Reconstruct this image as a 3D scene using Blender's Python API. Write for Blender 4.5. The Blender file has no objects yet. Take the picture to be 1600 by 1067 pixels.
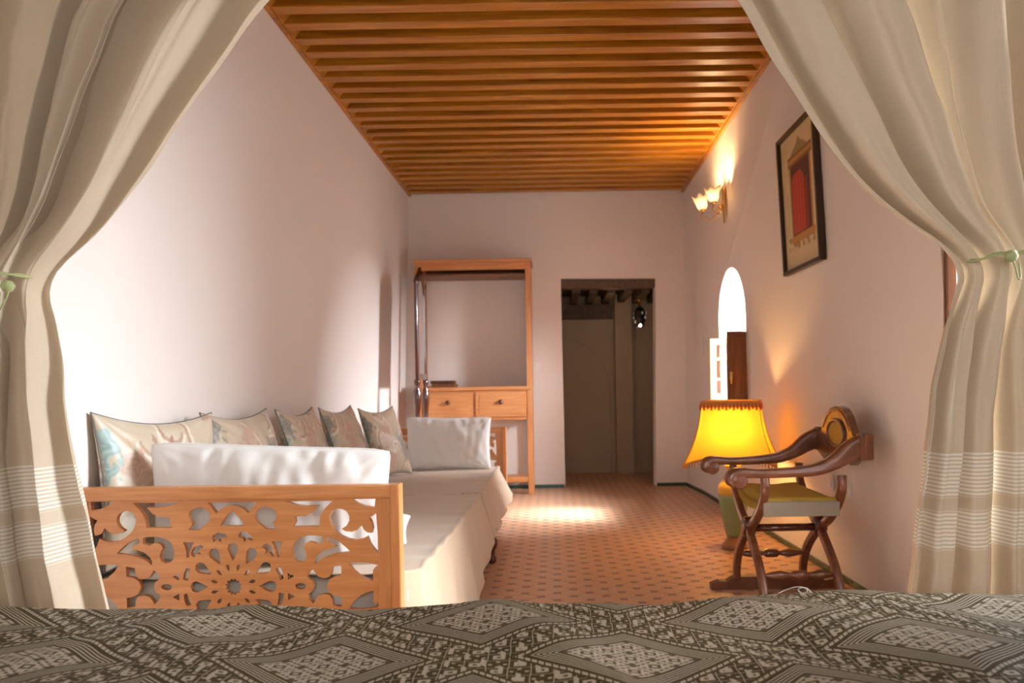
import bpy, bmesh, math, random
from mathutils import Vector, Matrix, noise
import numpy as np
PI = math.pi
random.seed(7)
C = bpy.context.scene.collection
scene = bpy.context.scene

# ------------------------------------------------------------------ camera, world, sun, exposure
F = 1200.0; EYE = 1.04; VPX, VPY = 866.0, 604.0; ROLL = 0.016
cam_d = bpy.data.cameras.new('camera'); cam = bpy.data.objects.new('camera', cam_d); C.objects.link(cam)
cam_d.sensor_width = 36.0; cam_d.lens = F/1600*36
cam_d.shift_x = -(VPX-800)/1600; cam_d.shift_y = (VPY-533.5)/1600
cam.matrix_world = Matrix.Translation((0, 0, EYE)) @ Matrix.Rotation(PI/2, 4, 'X') @ Matrix.Rotation(-ROLL, 4, 'Z')
cam_d.clip_start = 0.05
cam_d.dof.use_dof = True; cam_d.dof.focus_distance = 2.1; cam_d.dof.aperture_fstop = 4.5
scene.camera = cam

world = bpy.data.worlds.new('sky'); scene.world = world; world.use_nodes = True
bgn = world.node_tree.nodes['Background']
bgn.inputs[0].default_value = (0.80, 0.90, 1.0, 1); bgn.inputs[1].default_value = 5.0

def lamp(name, kind, loc, energy, color, rot=None, **kw):
    d = bpy.data.lights.new(name, kind); d.energy = energy; d.color = color
    for k, v in kw.items(): setattr(d, k, v)
    o = bpy.data.objects.new(name, d); o.location = loc
    if rot is not None: o.rotation_euler = rot
    C.objects.link(o); return o
def aim(o, target):
    o.rotation_euler = (Vector(target)-o.location).to_track_quat('-Z', 'Y').to_euler()

s = lamp('sun', 'SUN', (6, 5, 6), 28.0, (0.74, 0.86, 1.0), angle=math.radians(11)); aim(s, Vector((6, 5, 6)) + Vector((-1, 0.10, -0.92)))
# daylight of the two windows
w = lamp('daylight_near_window', 'AREA', (3.4, 2.3, 2.15), 300, (0.88, 0.94, 1.0), shape='RECTANGLE', size=1.0, size_y=1.1); aim(w, (-1.5, 2.55, 0.9))
w = lamp('daylight_far_window', 'AREA', (2.8, 5.6, 2.2), 950, (0.88, 0.92, 1.0), shape='RECTANGLE', size=1.4, size_y=0.9); aim(w, (0.0, 6.5, 0.5))
# added warm fill light, shining in through the made-up window behind the bed
w = lamp('fill_behind_bed', 'AREA', (0.2, -1.42, 1.7), 24, (1.0, 0.86, 0.70), shape='RECTANGLE', size=1.4, size_y=1.2); aim(w, (0.0, 4.0, 1.3))

scene.view_settings.view_transform = 'Standard'; scene.view_settings.look = 'None'
scene.view_settings.gamma = 1.0; scene.view_settings.use_curve_mapping = False
scene.view_settings.exposure = 0.22

def P(px, py, D):
    dx = px-VPX; up = VPY-py
    return Vector(((dx*math.cos(ROLL)+up*math.sin(ROLL))*D/F, D, EYE+(-dx*math.sin(ROLL)+up*math.cos(ROLL))*D/F))

# ------------------------------------------------------------------ node helper
class NT:
    def __init__(s, name):
        s.m = bpy.data.materials.new(name); s.m.use_nodes = True
        s.t = s.m.node_tree; s.t.nodes.clear(); s.out = s.t.nodes.new('ShaderNodeOutputMaterial')
    def n(s, typ, props=None, **inp):
        nd = s.t.nodes.new(typ)
        for k, v in (props or {}).items(): setattr(nd, k, v)
        for k, v in inp.items():
            k = k.replace('_', ' ')
            s.set(nd.inputs[k], v)
        return nd
    def set(s, sock, v):
        if isinstance(v, bpy.types.NodeSocket): s.t.links.new(v, sock)
        elif isinstance(v, (tuple, list)) and len(v) == 3 and sock.type == 'RGBA': sock.default_value = (*v, 1)
        else: sock.default_value = v
    def mth(s, op, a, b=0.0, c=None):
        nd = s.t.nodes.new('ShaderNodeMath'); nd.operation = op
        s.set(nd.inputs[0], a); s.set(nd.inputs[1], b)
        if c is not None: s.set(nd.inputs[2], c)
        return nd.outputs[0]
    def mix(s, f, a, b):
        nd = s.t.nodes.new('ShaderNodeMix'); nd.data_type = 'RGBA'
        s.set(nd.inputs[0], f); s.set(nd.inputs[6], a); s.set(nd.inputs[7], b)
        return nd.outputs[2]
    def ramp(s, f, stops):
        nd = s.t.nodes.new('ShaderNodeValToRGB'); el = nd.color_ramp.elements
        el[0].position = stops[0][0]; el[0].color = (*stops[0][1], 1)
        el[1].position = stops[-1][0]; el[1].color = (*stops[-1][1], 1)
        for p, c in stops[1:-1]:
            e = el.new(p); e.color = (*c, 1)
        s.set(nd.inputs[0], f); return nd.outputs[0]
    def coord(s, which='Object', scale=(1, 1, 1), rnd=False):
        tc = s.t.nodes.new('ShaderNodeTexCoord'); v = tc.outputs[which]
        if rnd:
            oi = s.t.nodes.new('ShaderNodeObjectInfo')
            mm = s.t.nodes.new('ShaderNodeVectorMath'); mm.operation = 'SCALE'; mm.inputs[0].default_value = (7.3, 11.1, 5.7)
            s.t.links.new(oi.outputs['Random'], mm.inputs['Scale'])
            ad = s.t.nodes.new('ShaderNodeVectorMath'); ad.operation = 'ADD'
            s.t.links.new(v, ad.inputs[0]); s.t.links.new(mm.outputs[0], ad.inputs[1]); v = ad.outputs[0]
        mp = s.t.nodes.new('ShaderNodeMapping'); mp.inputs['Scale'].default_value = scale
        s.t.links.new(v, mp.inputs[0]); return mp.outputs[0]
    def noise(s, vec, scale, detail=4, rough=0.55, dist=0.0):
        return s.n('ShaderNodeTexNoise', None, Vector=vec, Scale=scale, Detail=detail, Roughness=rough, Distortion=dist).outputs[0]
    def bump(s, h, strength=0.3, dist=0.01):
        return s.n('ShaderNodeBump', None, Height=h, Strength=strength, Distance=dist).outputs[0]
    def bsdf(s, color, rough=0.6, bump=None, **kw):
        p = s.t.nodes.new('ShaderNodeBsdfPrincipled')
        s.set(p.inputs['Base Color'], color); s.set(p.inputs['Roughness'], rough)
        if bump is not None: s.t.links.new(bump, p.inputs['Normal'])
        for k, v in kw.items(): s.set(p.inputs[k.replace('_', ' ')], v)
        return p.outputs[0]
    def fin(s, sh):
        s.t.links.new(sh, s.out.inputs[0]); return s.m

M = {}
def wood(name, dark, light, scale=(3, 40, 40), rough=0.4, knots=False, rnd=True, coat=0.0):
    t = NT(name); v = t.coord('Object', scale, rnd)
    f = t.noise(v, 1.0, 6, 0.6, 0.6)
    c = t.ramp(f, [(0.28, dark), (0.55, tuple((a+b)/2 for a, b in zip(dark, light))), (0.75, light)])
    if knots:
        v2 = t.coord('Object', (1.6, 9, 9), rnd)
        k = t.n('ShaderNodeTexVoronoi', None, Vector=v2, Scale=1.1).outputs['Distance']
        km = t.ramp(k, [(0.0, (1, 1, 1)), (0.12, (0, 0, 0))])
        c = t.mix(t.mth('MULTIPLY', km, 0.8), c, (0.10, 0.025, 0.008))
    M[name] = t.fin(t.bsdf(c, rough, t.bump(f, 0.25, 0.003), Coat_Weight=coat))
def plain(name, col, rough=0.5, nz=0.06, metallic=0.0, **kw):
    t = NT(name); v = t.coord('Object'); f = t.noise(v, 18, 4)
    c = t.mix(f, tuple(x*(1-nz) for x in col), tuple(min(1, x*(1+nz)) for x in col))
    M[name] = t.fin(t.bsdf(c, rough, t.bump(f, 0.1, 0.002), Metallic=metallic, **kw))

# plaster
def plaster(name, col, col2):
    t = NT(name); v = t.coord('Object')
    big = t.noise(v, 0.9, 3); mid = t.noise(v, 7, 5); fine = t.noise(v, 60, 3)
    c = t.mix(big, col, col2)
    h = t.mth('ADD', mid, t.mth('MULTIPLY', fine, 0.15))
    M[name] = t.fin(t.bsdf(c, 0.75, t.bump(h, 0.25, 0.012)))
plaster('plaster', (0.79, 0.722, 0.672), (0.82, 0.757, 0.705))
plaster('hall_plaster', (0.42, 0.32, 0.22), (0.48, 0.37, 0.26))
wood('beam_wood', (0.28, 0.085, 0.006), (0.62, 0.255, 0.018), (2.0, 30, 30), 0.32, knots=True)
wood('board_wood', (0.05, 0.012, 0.003), (0.10, 0.03, 0.006), (2, 30, 30), 0.6)
wood('pine', (0.50, 0.17, 0.035), (0.72, 0.31, 0.08), (2.5, 2.5, 45), 0.35)
wood('pine_x', (0.50, 0.19, 0.06), (0.72, 0.34, 0.13), (3.5, 40, 45), 0.35)
wood('pine_v', (0.48, 0.18, 0.06), (0.70, 0.32, 0.12), (35, 35, 2.5), 0.35)
wood('mahogany', (0.05, 0.012, 0.007), (0.14, 0.035, 0.016), (30, 30, 3), 0.18, coat=0.5)
wood('walnut', (0.085, 0.024, 0.010), (0.24, 0.085, 0.038), (9, 30, 14), 0.28, coat=0.35)
wood('hall_beam', (0.05, 0.025, 0.012), (0.14, 0.08, 0.04), (30, 2, 30), 0.6)
wood('shutter_wood', (0.13, 0.045, 0.015), (0.26, 0.10, 0.035), (30, 30, 3), 0.4)
wood('leaf_wood', (0.50, 0.24, 0.08), (0.70, 0.40, 0.16), (30, 30, 3), 0.4)
plain('white_paint', (0.80, 0.78, 0.74), 0.5)
plain('socket', (0.82, 0.76, 0.70), 0.35)
plain('dark_hole', (0.05, 0.04, 0.04), 0.5)
plain('green_tile', (0.035, 0.085, 0.06), 0.2, 0.3)
plain('brass', (0.55, 0.33, 0.10), 0.28, 0.1, 1.0)
plain('black_iron', (0.03, 0.022, 0.018), 0.4, 0.2, 0.6)
plain('silver', (0.8, 0.8, 0.8), 0.08, 0.02, 1.0)
plain('green_cord', (0.34, 0.36, 0.17), 0.7, 0.2)
plain('frame_black', (0.035, 0.018, 0.010), 0.35, 0.2)
plain('olive_velvet', (0.45, 0.28, 0.035), 0.8, 0.1)
plain('seat_edge', (0.24, 0.21, 0.17), 0.8, 0.08)
plain('medallion_gold', (0.52, 0.27, 0.02), 0.55, 0.15)
plain('vase_green', (0.20, 0.30, 0.17), 0.25, 0.2)
plain('vase_gold', (0.62, 0.42, 0.06), 0.3, 0.2)
plain('vase_foot', (0.30, 0.15, 0.07), 0.4, 0.2)
plain('crystal', (0.9, 0.92, 0.95), 0.05, 0.02)
plain('dark_piping', (0.16, 0.15, 0.12), 0.7, 0.4)
plain('dark_felt', (0.08, 0.05, 0.035), 0.8)

# linen fabrics
def linen(name, col, transl=0.35, stripes=None, rough=0.85, sheer=0.0):
    t = NT(name); uv = t.n('ShaderNodeUVMap').outputs[0]
    sx = t.n('ShaderNodeSeparateXYZ', None, Vector=uv)
    u, v = sx.outputs[0], sx.outputs[1]
    n1 = t.n('ShaderNodeTexNoise', None, Vector=t.n('ShaderNodeMapping', None, Vector=uv, Scale=(25, 700, 1)).outputs[0], Scale=1.0, Detail=2.0).outputs[0]
    n2 = t.n('ShaderNodeTexNoise', None, Vector=t.n('ShaderNodeMapping', None, Vector=uv, Scale=(700, 25, 1)).outputs[0], Scale=1.0, Detail=2.0).outputs[0]
    wv = t.mth('MULTIPLY', t.mth('ADD', n1, n2), 0.5)
    big = t.noise(uv, 5, 3)
    c = t.mix(wv, tuple(x*0.86 for x in col), tuple(min(1, x*1.08) for x in col))
    c = t.mix(t.mth('MULTIPLY', big, 0.25), c, tuple(x*y for x, y in zip(col, (0.90, 0.82, 0.68))))
    h = wv
    if stripes:
        m = None
        for a, b in stripes:
            inb = t.mth('MULTIPLY', t.mth('GREATER_THAN', v, a), t.mth('LESS_THAN', v, b))
            ln = t.mth('GREATER_THAN', t.mth('SINE', t.mth('MULTIPLY', v, 2*PI/0.0046)), 0.0)
            q = t.mth('MULTIPLY', inb, ln); m = q if m is None else t.mth('MAXIMUM', m, q)
        c = t.mix(t.mth('MULTIPLY', m, 0.85), c, (0.93, 0.91, 0.86))
        h = t.mth('ADD', wv, t.mth('MULTIPLY', m, 1.5))
    b = t.bump(h, 0.35, 0.0012)
    d = t.bsdf(c, rough, b, Sheen_Weight=0.25, Specular_IOR_Level=0.2)
    tr = t.n('ShaderNodeBsdfTranslucent', None, Color=c, Normal=b).outputs[0]
    mx = t.n('ShaderNodeMixShader'); t.set(mx.inputs[0], transl); t.t.links.new(d, mx.inputs[1]); t.t.links.new(tr, mx.inputs[2])
    M[name] = t.fin(mx.outputs[0])
linen('curtain_linen', (0.75, 0.65, 0.51), 0.40, stripes=[(0.872, 0.925), (0.940, 0.985)])
linen('cover_cloth', (0.60, 0.46, 0.325), 0.08, rough=0.6)
linen('white_cotton', (0.86, 0.85, 0.84), 0.12)
linen('mattress_cloth', (0.62, 0.58, 0.52), 0.0)

# printed cloth coloured per vertex
def vcol_mat(name, rough=0.6, weave=True, coat=0.0, sheen=0.2):
    t = NT(name); a = t.n('ShaderNodeAttribute', {'attribute_name': 'print'}).outputs[0]
    v = t.coord('Object'); f = t.noise(v, 320, 2)
    c = t.mix(t.mth('MULTIPLY', f, 0.12), a, (0.8, 0.72, 0.6)) if weave else a
    M[name] = t.fin(t.bsdf(c, rough, t.bump(f, 0.15, 0.001), Coat_Weight=coat, Sheen_Weight=sheen))
vcol_mat('floral_brocade', 0.42)
vcol_mat('art_print', 0.5, False, 0.0, 0.0)

# floor tile: colour by cell of world position
t = NT('terracotta'); g = t.n('ShaderNodeNewGeometry').outputs['Position']
sn = t.n('ShaderNodeVectorMath', {'operation': 'SNAP'}); t.t.links.new(g, sn.inputs[0]); sn.inputs[1].default_value = (0.081, 0.0645, 9)
wn = t.n('ShaderNodeTexWhiteNoise', None, Vector=sn.outputs[0]).outputs[0]
nz = t.noise(g, 1.3, 4); fn = t.noise(g, 45, 4)
c = t.mix(t.mth('MULTIPLY', nz, 0.9), (0.60, 0.34, 0.19), (0.66, 0.40, 0.25))
c = t.mix(t.mth('MULTIPLY', fn, 0.4), c, (0.48, 0.25, 0.14))
M['terracotta'] = t.fin(t.bsdf(c, t.mth('ADD', 0.24, t.mth('MULTIPLY', fn, 0.2)), t.bump(fn, 0.2, 0.002)))
plain('tile_dot', (0.26, 0.15, 0.10), 0.35, 0.3)
plain('grout', (0.38, 0.22, 0.15), 0.9, 0.15)

# bedspread brocade
t = NT('brocade'); uv = t.n('ShaderNodeUVMap').outputs[0]
dn = t.n('ShaderNodeTexNoise', None, Vector=uv, Scale=14.0, Detail=2.0).outputs['Color']
dv = t.n('ShaderNodeVectorMath', {'operation': 'MULTIPLY_ADD'}); t.t.links.new(dn, dv.inputs[0]); dv.inputs[1].default_value = (0.006, 0.006, 0); t.t.links.new(uv, dv.inputs[2])
sx = t.n('ShaderNodeSeparateXYZ', None, Vector=dv.outputs[0]); X, Y = sx.outputs[0], sx.outputs[1]
xa = t.mth('DIVIDE', X, 0.50); yb = t.mth('DIVIDE', Y, 0.40)
A0 = t.mth('ADD', t.mth('ADD', xa, yb), 20.0 + 0.125); B0 = t.mth('ADD', t.mth('SUBTRACT', xa, yb), 20.0 + 0.395)
def tri(x, k=1.0):   # 0 at cell centre, 1 at cell edge
    return t.mth('MULTIPLY', t.mth('ABSOLUTE', t.mth('SUBTRACT', t.mth('FRACT', t.mth('MULTIPLY', x, k)), 0.5)), 2.0)
def gt(a, b): return t.mth('GREATER_THAN', a, b)
def lt(a, b): return t.mth('LESS_THAN', a, b)
def AND(a, b): return t.mth('MULTIPLY', a, b)
def OR(a, b): return t.mth('MAXIMUM', a, b)
ta, tb = tri(A0), tri(B0); d = t.mth('MAXIMUM', ta, tb); dmin = t.mth('MINIMUM', ta, tb)
rings = AND(AND(gt(d, 0.46), lt(d, 0.66)), gt(t.mth('SINE', t.mth('MULTIPLY', d, 2*PI/0.040)), 0.25))
bead = AND(AND(gt(d, 0.715), lt(d, 0.76)), gt(t.mth('SINE', t.mth('MULTIPLY', t.mth('ADD', A0, B0), 2*PI*22)), -0.75))
ga, gb = tri(A0, 7.0), tri(B0, 7.0); gm = t.mth('MAXIMUM', ga, gb); gs = t.mth('ADD', ga, gb)
star = OR(AND(lt(gs, 0.55), gt(gs, 0.20)), AND(gt(gs, 0.94), lt(gs, 1.02)))
fx, fy = tri(X, 34.0), tri(Y, 34.0)
dash = AND(gt(fx, 0.72), gt(tri(t.mth('ADD', Y, X), 17.0), 0.55))
band = AND(gt(d, 0.80), OR(star, dash))
inner = AND(lt(d, 0.44), OR(OR(AND(gt(gs, 0.55), lt(gs, 0.85)), lt(gs, 0.25)), AND(gt(gm, 0.86), lt(t.mth('MINIMUM', ga, gb), 0.7))))
inn2 = AND(lt(d, 0.44), lt(t.mth('ADD', tri(A0, 14.0), tri(B0, 14.0)), 0.7))
small = AND(AND(gt(d, 0.78), lt(t.mth('ADD', tri(A0, 21.0), tri(B0, 21.0)), 0.5)), gt(gs, 1.0))
mask = OR(OR(OR(rings, bead), OR(band, inner)), OR(inn2, small))
thr = t.mth('SINE', t.mth('MULTIPLY', t.mth('ADD', X, t.mth('MULTIPLY', Y, 0.35)), 2*PI/0.0022))
nn = t.noise(uv, 260, 2)
mk = t.mth('MULTIPLY', mask, t.mth('MULTIPLY_ADD', nn, 0.9, 0.35))
base = t.mix(t.noise(uv, 4, 3), (0.032, 0.020, 0.007), (0.060, 0.042, 0.012))
inb = t.mix(AND(lt(d, 0.45), 0.5), base, (0.10, 0.078, 0.055))
c = t.mix(t.mth('MINIMUM', mk, 1.0), inb, (0.35, 0.30, 0.22))
bp = t.bump(t.mth('ADD', t.mth('MULTIPLY', mask, 1.0), t.mth('MULTIPLY', thr, 0.15)), 0.5, 0.0016)
M['brocade'] = t.fin(t.bsdf(c, t.mth('MULTIPLY_ADD', mask, -0.14, 0.60), bp, Sheen_Weight=0.0, Specular_IOR_Level=t.mth('MULTIPLY_ADD', mask, 0.45, 0.08)))

# lamp shade silk and glass
t = NT('shade_silk'); v = t.coord('Object', (160, 160, 4)); f = t.noise(v, 1.0, 3)
c = t.mix(f, (0.90, 0.52, 0.04), (0.98, 0.62, 0.06))
di = t.bsdf(c, 0.8, t.bump(f, 0.2, 0.001)); tr = t.n('ShaderNodeBsdfTranslucent', None, Color=c).outputs[0]
mx = t.n('ShaderNodeMixShader'); mx.inputs[0].default_value = 0.4; t.t.links.new(di, mx.inputs[1]); t.t.links.new(tr, mx.inputs[2])
M['shade_silk'] = t.fin(mx.outputs[0])
plain('shade_trim', (0.62, 0.26, 0.05), 0.8, 0.2)
plain('fringe_red', (0.60, 0.10, 0.03), 0.8, 0.3)
t = NT('tulip_glass'); tr = t.n('ShaderNodeBsdfTranslucent', None, Color=(1, 0.93, 0.78)).outputs[0]
di = t.bsdf((0.95, 0.9, 0.8), 0.2); mx = t.n('ShaderNodeMixShader'); mx.inputs[0].default_value = 0.6
t.t.links.new(di, mx.inputs[1]); t.t.links.new(tr, mx.inputs[2]); M['tulip_glass'] = t.fin(mx.outputs[0])
def emit(name, col, st):
    t = NT(name); M[name] = t.fin(t.n('ShaderNodeEmission', None, Color=col, Strength=st).outputs[0])
emit('bulb_warm', (1.0, 0.80, 0.5), 110); emit('bulb_lamp', (1.0, 0.70, 0.30), 40); emit('bulb_hall', (1, 0.85, 0.6), 9)
t = NT('pane_glass'); gl = t.n('ShaderNodeBsdfGlass', None, Roughness=0.0, IOR=1.05); tp = t.n('ShaderNodeBsdfTransparent')
mx = t.n('ShaderNodeMixShader'); mx.inputs[0].default_value = 0.25
t.t.links.new(tp.outputs[0], mx.inputs[1]); t.t.links.new(t.n('ShaderNodeBsdfGlossy', None, Roughness=0.05).outputs[0], mx.inputs[2]); M['pane_glass'] = t.fin(mx.outputs[0])

# ------------------------------------------------------------------ mesh helpers
def wm(o):
    m = o.matrix_basis.copy(); p = o.parent
    while p: m = p.matrix_basis @ m; p = p.parent
    return m
def link(name, me, mat, parent=None, smooth=False, conv=True, autos=False):
    o = bpy.data.objects.new(name, me)
    if mat is not None:
        for mm in (mat if isinstance(mat, (list, tuple)) else [mat]): me.materials.append(M[mm] if isinstance(mm, str) else mm)
    if parent is not None:
        if conv: me.transform(wm(parent).inverted())
        o.parent = parent
    if smooth or autos:
        me.polygons.foreach_set('use_smooth', [True]*len(me.polygons))
        if autos: me.set_sharp_from_angle(angle=math.radians(38))
    C.objects.link(o); return o
class MB:
    def __init__(s): s.v = []; s.f = []
    def add(s, vs, fs):
        b = len(s.v); s.v += [tuple(x) for x in vs]; s.f += [tuple(i+b for i in f) for f in fs]; return s
    def box(s, a, b, bev=0.0):
        x0, y0, z0 = a; x1, y1, z1 = b
        if bev <= 0:
            vs = [(x0,y0,z0),(x1,y0,z0),(x1,y1,z0),(x0,y1,z0),(x0,y0,z1),(x1,y0,z1),(x1,y1,z1),(x0,y1,z1)]
            return s.add(vs, [(0,3,2,1),(4,5,6,7),(0,1,5,4),(1,2,6,5),(2,3,7,6),(3,0,4,7)])
        bm = bmesh.new(); bmesh.ops.create_cube(bm, size=1)
        for v in bm.verts: v.co = Vector(((x0+x1)/2+v.co.x*(x1-x0), (y0+y1)/2+v.co.y*(y1-y0), (z0+z1)/2+v.co.z*(z1-z0)))
        bmesh.ops.bevel(bm, geom=list(bm.edges), offset=bev, segments=2, affect='EDGES', profile=0.6)
        s.bm(bm); return s
    def bm(s, bm, mat=None):
        bm.verts.index_update(); 
        s.add([(mat @ v.co) if mat else v.co.copy() for v in bm.verts], [[v.index for v in f.verts] for f in bm.faces]); bm.free(); return s
    def obox(s, mat, dims, bev=0.0):
        t = MB().box((-dims[0]/2, -dims[1]/2, -dims[2]/2), (dims[0]/2, dims[1]/2, dims[2]/2), bev)
        return s.add([mat @ Vector(v) for v in t.v], t.f)
    def tube(s, pts, r, n=10, caps=True, flat=None):
        pts = [Vector(p) for p in pts]; k = len(pts); rr = r if isinstance(r, (list, tuple)) else [r]*k
        up = Vector((0, 0, 1)); vs = []; prev = None
        for i, p in enumerate(pts):
            d = (pts[min(i+1, k-1)]-pts[max(i-1, 0)]).normalized()
            if prev is None:
                a = d.cross(up)
                if a.length < 0.05: a = d.cross(Vector((1, 0, 0)))
                a.normalize()
            else:
                a = (prev - d*prev.dot(d)).normalized()
            prev = a; b = d.cross(a)
            for j in range(n):
                th = 2*PI*j/n; vs.append(p + (a*math.cos(th)+b*math.sin(th))*rr[i])
        fs = [(i*n+j, i*n+(j+1) % n, (i+1)*n+(j+1) % n, (i+1)*n+j) for i in range(k-1) for j in range(n)]
        if caps: fs += [tuple(range(n))[::-1], tuple((k-1)*n+j for j in range(n))]
        return s.add(vs, fs)
    def lathe(s, prof, c=(0, 0, 0), n=24, axis='Z', sq=None):
        vs = []
        for r, z in prof:
            for j in range(n):
                th = 2*PI*j/n
                if axis == 'Z': q = (r*math.cos(th), r*math.sin(th), z)
                elif axis == 'X': q = (z, r*math.cos(th), r*math.sin(th))
                else: q = (r*math.cos(th), z, r*math.sin(th))
                vs.append((c[0]+q[0], c[1]+q[1], c[2]+q[2]))
        k = len(prof)
        fs = [(i*n+j, i*n+(j+1) % n, (i+1)*n+(j+1) % n, (i+1)*n+j) for i in range(k-1) for j in range(n)]
        fs += [tuple(range(n))[::-1], tuple((k-1)*n+j for j in range(n))]
        return s.add(vs, fs)
    def sweep(s, pts, sec, up=(0, 1, 0), scales=None):
        """sweep a closed 2D section (a,b) along pts; a along `up` side vector, b along in-plane normal"""
        pts = [Vector(p) for p in pts]; k = len(pts); n = len(sec); u = Vector(up).normalized(); vs = []
        for i, p in enumerate(pts):
            d = (pts[min(i+1, k-1)]-pts[max(i-1, 0)]).normalized(); nn = u.cross(d).normalized()
            sa, sb = scales[i] if scales else (1, 1)
            for a, b in sec: vs.append(p + u*a*sa + nn*b*sb)
        fs = [(i*n+j, i*n+(j+1) % n, (i+1)*n+(j+1) % n, (i+1)*n+j) for i in range(k-1) for j in range(n)]
        fs += [tuple(range(n))[::-1], tuple((k-1)*n+j for j in range(n))]
        return s.add(vs, fs)
    def build(s, name, mat, parent=None, smooth=False, autos=False, conv=True):
        me = bpy.data.meshes.new(name); me.from_pydata([tuple(v) for v in s.v], [], s.f); me.update()
        bm = bmesh.new(); bm.from_mesh(me); bmesh.ops.recalc_face_normals(bm, faces=bm.faces); bm.to_mesh(me); bm.free()
        return link(name, me, mat, parent, smooth, conv, autos)
def thing(name, label, cat, loc=(0, 0, 0), rotz=0.0, group=None):
    o = bpy.data.objects.new(name, None); o.location = loc; o.rotation_euler = (0, 0, rotz); C.objects.link(o)
    return tag(o, label, cat, group)
def tag(o, label, cat, group=None):
    o['label'] = label; o['category'] = cat
    if group: o['group'] = group
    return o
def struct(o): o['kind'] = 'structure'; return o
def catmull(pts, n=8):
    pts = [Vector(p) for p in pts]; q = [pts[0]*2-pts[1]]+pts+[pts[-1]*2-pts[-2]]; out = []
    for i in range(1, len(q)-2):
        for k in range(n):
            t = k/n; a, b, c, d = q[i-1], q[i], q[i+1], q[i+2]
            out.append(0.5*((2*b)+(c-a)*t+(2*a-5*b+4*c-d)*t*t+(3*b-a-3*c+d)*t**3))
    out.append(pts[-1]); return out
def rrect(w, h, r=0.3, n=3):
    """rounded rectangle section, counter clockwise"""
    rr = r*min(w, h); out = []
    for cx, cy, a0 in ((w/2-rr, h/2-rr, 0), (-w/2+rr, h/2-rr, PI/2), (-w/2+rr, -h/2+rr, PI), (w/2-rr, -h/2+rr, 1.5*PI)):
        for k in range(n+1): out.append((cx+rr*math.cos(a0+PI/2*k/n), cy+rr*math.sin(a0+PI/2*k/n)))
    return out
def cut(o, cutters):
    for cb in cutters:
        co = cb.build('cutter', None)
        md = o.modifiers.new('b', 'BOOLEAN'); md.object = co; md.operation = 'DIFFERENCE'; md.solver = 'EXACT'
        dg = bpy.context.evaluated_depsgraph_get(); me = bpy.data.meshes.new_from_object(o.evaluated_get(dg))
        o.modifiers.clear(); old = o.data; o.data = me; bpy.data.objects.remove(co)
    return o
def interp(x, xs, ys): return float(np.interp(x, xs, ys))

# ------------------------------------------------------------------ room shell
CEIL = 3.027; BACK = 7.9; FRONT = -1.1
RY = [-1.1, 2.0, 3.9, 7.25, 7.9]; RB = [1.55, 1.53, 1.50, 1.405, 1.345]; RT = [1.36]*5
def right_x(y, z): b = interp(y, RY, RB); return b+(interp(y, RY, RT)-b)*z/CEIL
def left_x(z): return -1.56+(0.094)*z/CEIL
def wall_strip(pts_fn, ys, out, z0=-0.03, z1=3.2):
    m = MB(); vs = []
    for y in ys:
        a = pts_fn(y, z0); b = pts_fn(y, z1)
        vs += [(a, y, z0), (b, y, z1), (out, y, z1), (out, y, z0)]
    fs = [(i*4+j, i*4+(j+1) % 4, (i+1)*4+(j+1) % 4, (i+1)*4+j) for i in range(len(ys)-1) for j in range(4)]
    fs += [(3, 2, 1, 0), tuple((len(ys)-1)*4+j for j in range(4))]
    return m.add(vs, fs)
wl = struct(wall_strip(lambda y, z: left_x(z), [FRONT, BACK], -1.95).build('wall_left', 'plaster'))
wr = wall_strip(right_x, RY, 1.95).build('wall_right', 'plaster')
struct(wr)
def arch_cutter(y0, y1, z0, zs, x0=1.1, x1=2.2, n=24):
    cy = (y0+y1)/2; r = (y1-y0)/2; pr = [(y0, z0), (y1, z0)]
    pr += [(cy+r*math.cos(PI*k/n), zs+r*math.sin(PI*k/n)) for k in range(n+1)]
    m = MB(); k = len(pr)
    vs = [(x0, a, b) for a, b in pr]+[(x1, a, b) for a, b in pr]
    return m.add(vs, [(i, (i+1) % k, k+(i+1) % k, k+i) for i in range(k)]+[tuple(range(k))[::-1], tuple(range(k, 2*k))])
WN = (1.65, 2.85, 0.45, 2.05)
WF = (5.70, 6.50, 0.88, 1.56)
cut(wr, [arch_cutter(*WF), MB().box((1.1, WN[0], WN[2]), (2.2, WN[1], WN[3]))])
wb = MB().box((-1.95, BACK, -0.03), (1.95, BACK+0.22, 3.2)).build('wall_back', 'plaster'); struct(wb)
dcut = MB(); dcut.add([(0.10, 7.5, -0.1), (1.03, 7.5, -0.1), (1.06, 7.5, 2.14), (0.085, 7.5, 2.15), (0.10, 8.5, -0.1), (1.03, 8.5, -0.1), (1.06, 8.5, 2.14), (0.085, 8.5, 2.15)],
         [(0,1,2,3),(7,6,5,4),(0,4,5,1),(1,5,6,2),(2,6,7,3),(3,7,4,0)])
cut(wb, [dcut])
wfr = struct(MB().box((-1.95, FRONT-0.2, -0.03), (1.95, FRONT, 3.2)).build('wall_front', 'plaster'))
cut(wfr, [MB().box((-0.55, FRONT-0.5, 1.0), (0.95, FRONT+0.2, 2.35))])  # opening made up to let the added fill light in
w3 = struct(MB().box((-0.549, FRONT-0.14, 1.001), (-0.50, FRONT-0.09, 2.349)).build('window_added', 'leaf_wood'))  # unseen window frame, added around the fill light's opening
MB().box((0.90, FRONT-0.14, 1.001), (0.949, FRONT-0.09, 2.349)).build('frame_side', 'leaf_wood', w3)
MB().box((-0.50, FRONT-0.14, 2.30), (0.90, FRONT-0.09, 2.349)).build('frame_rail', 'leaf_wood', w3)
MB().box((-0.50, FRONT-0.14, 1.001), (0.90, FRONT-0.09, 1.05)).build('frame_rail', 'leaf_wood', w3)
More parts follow.
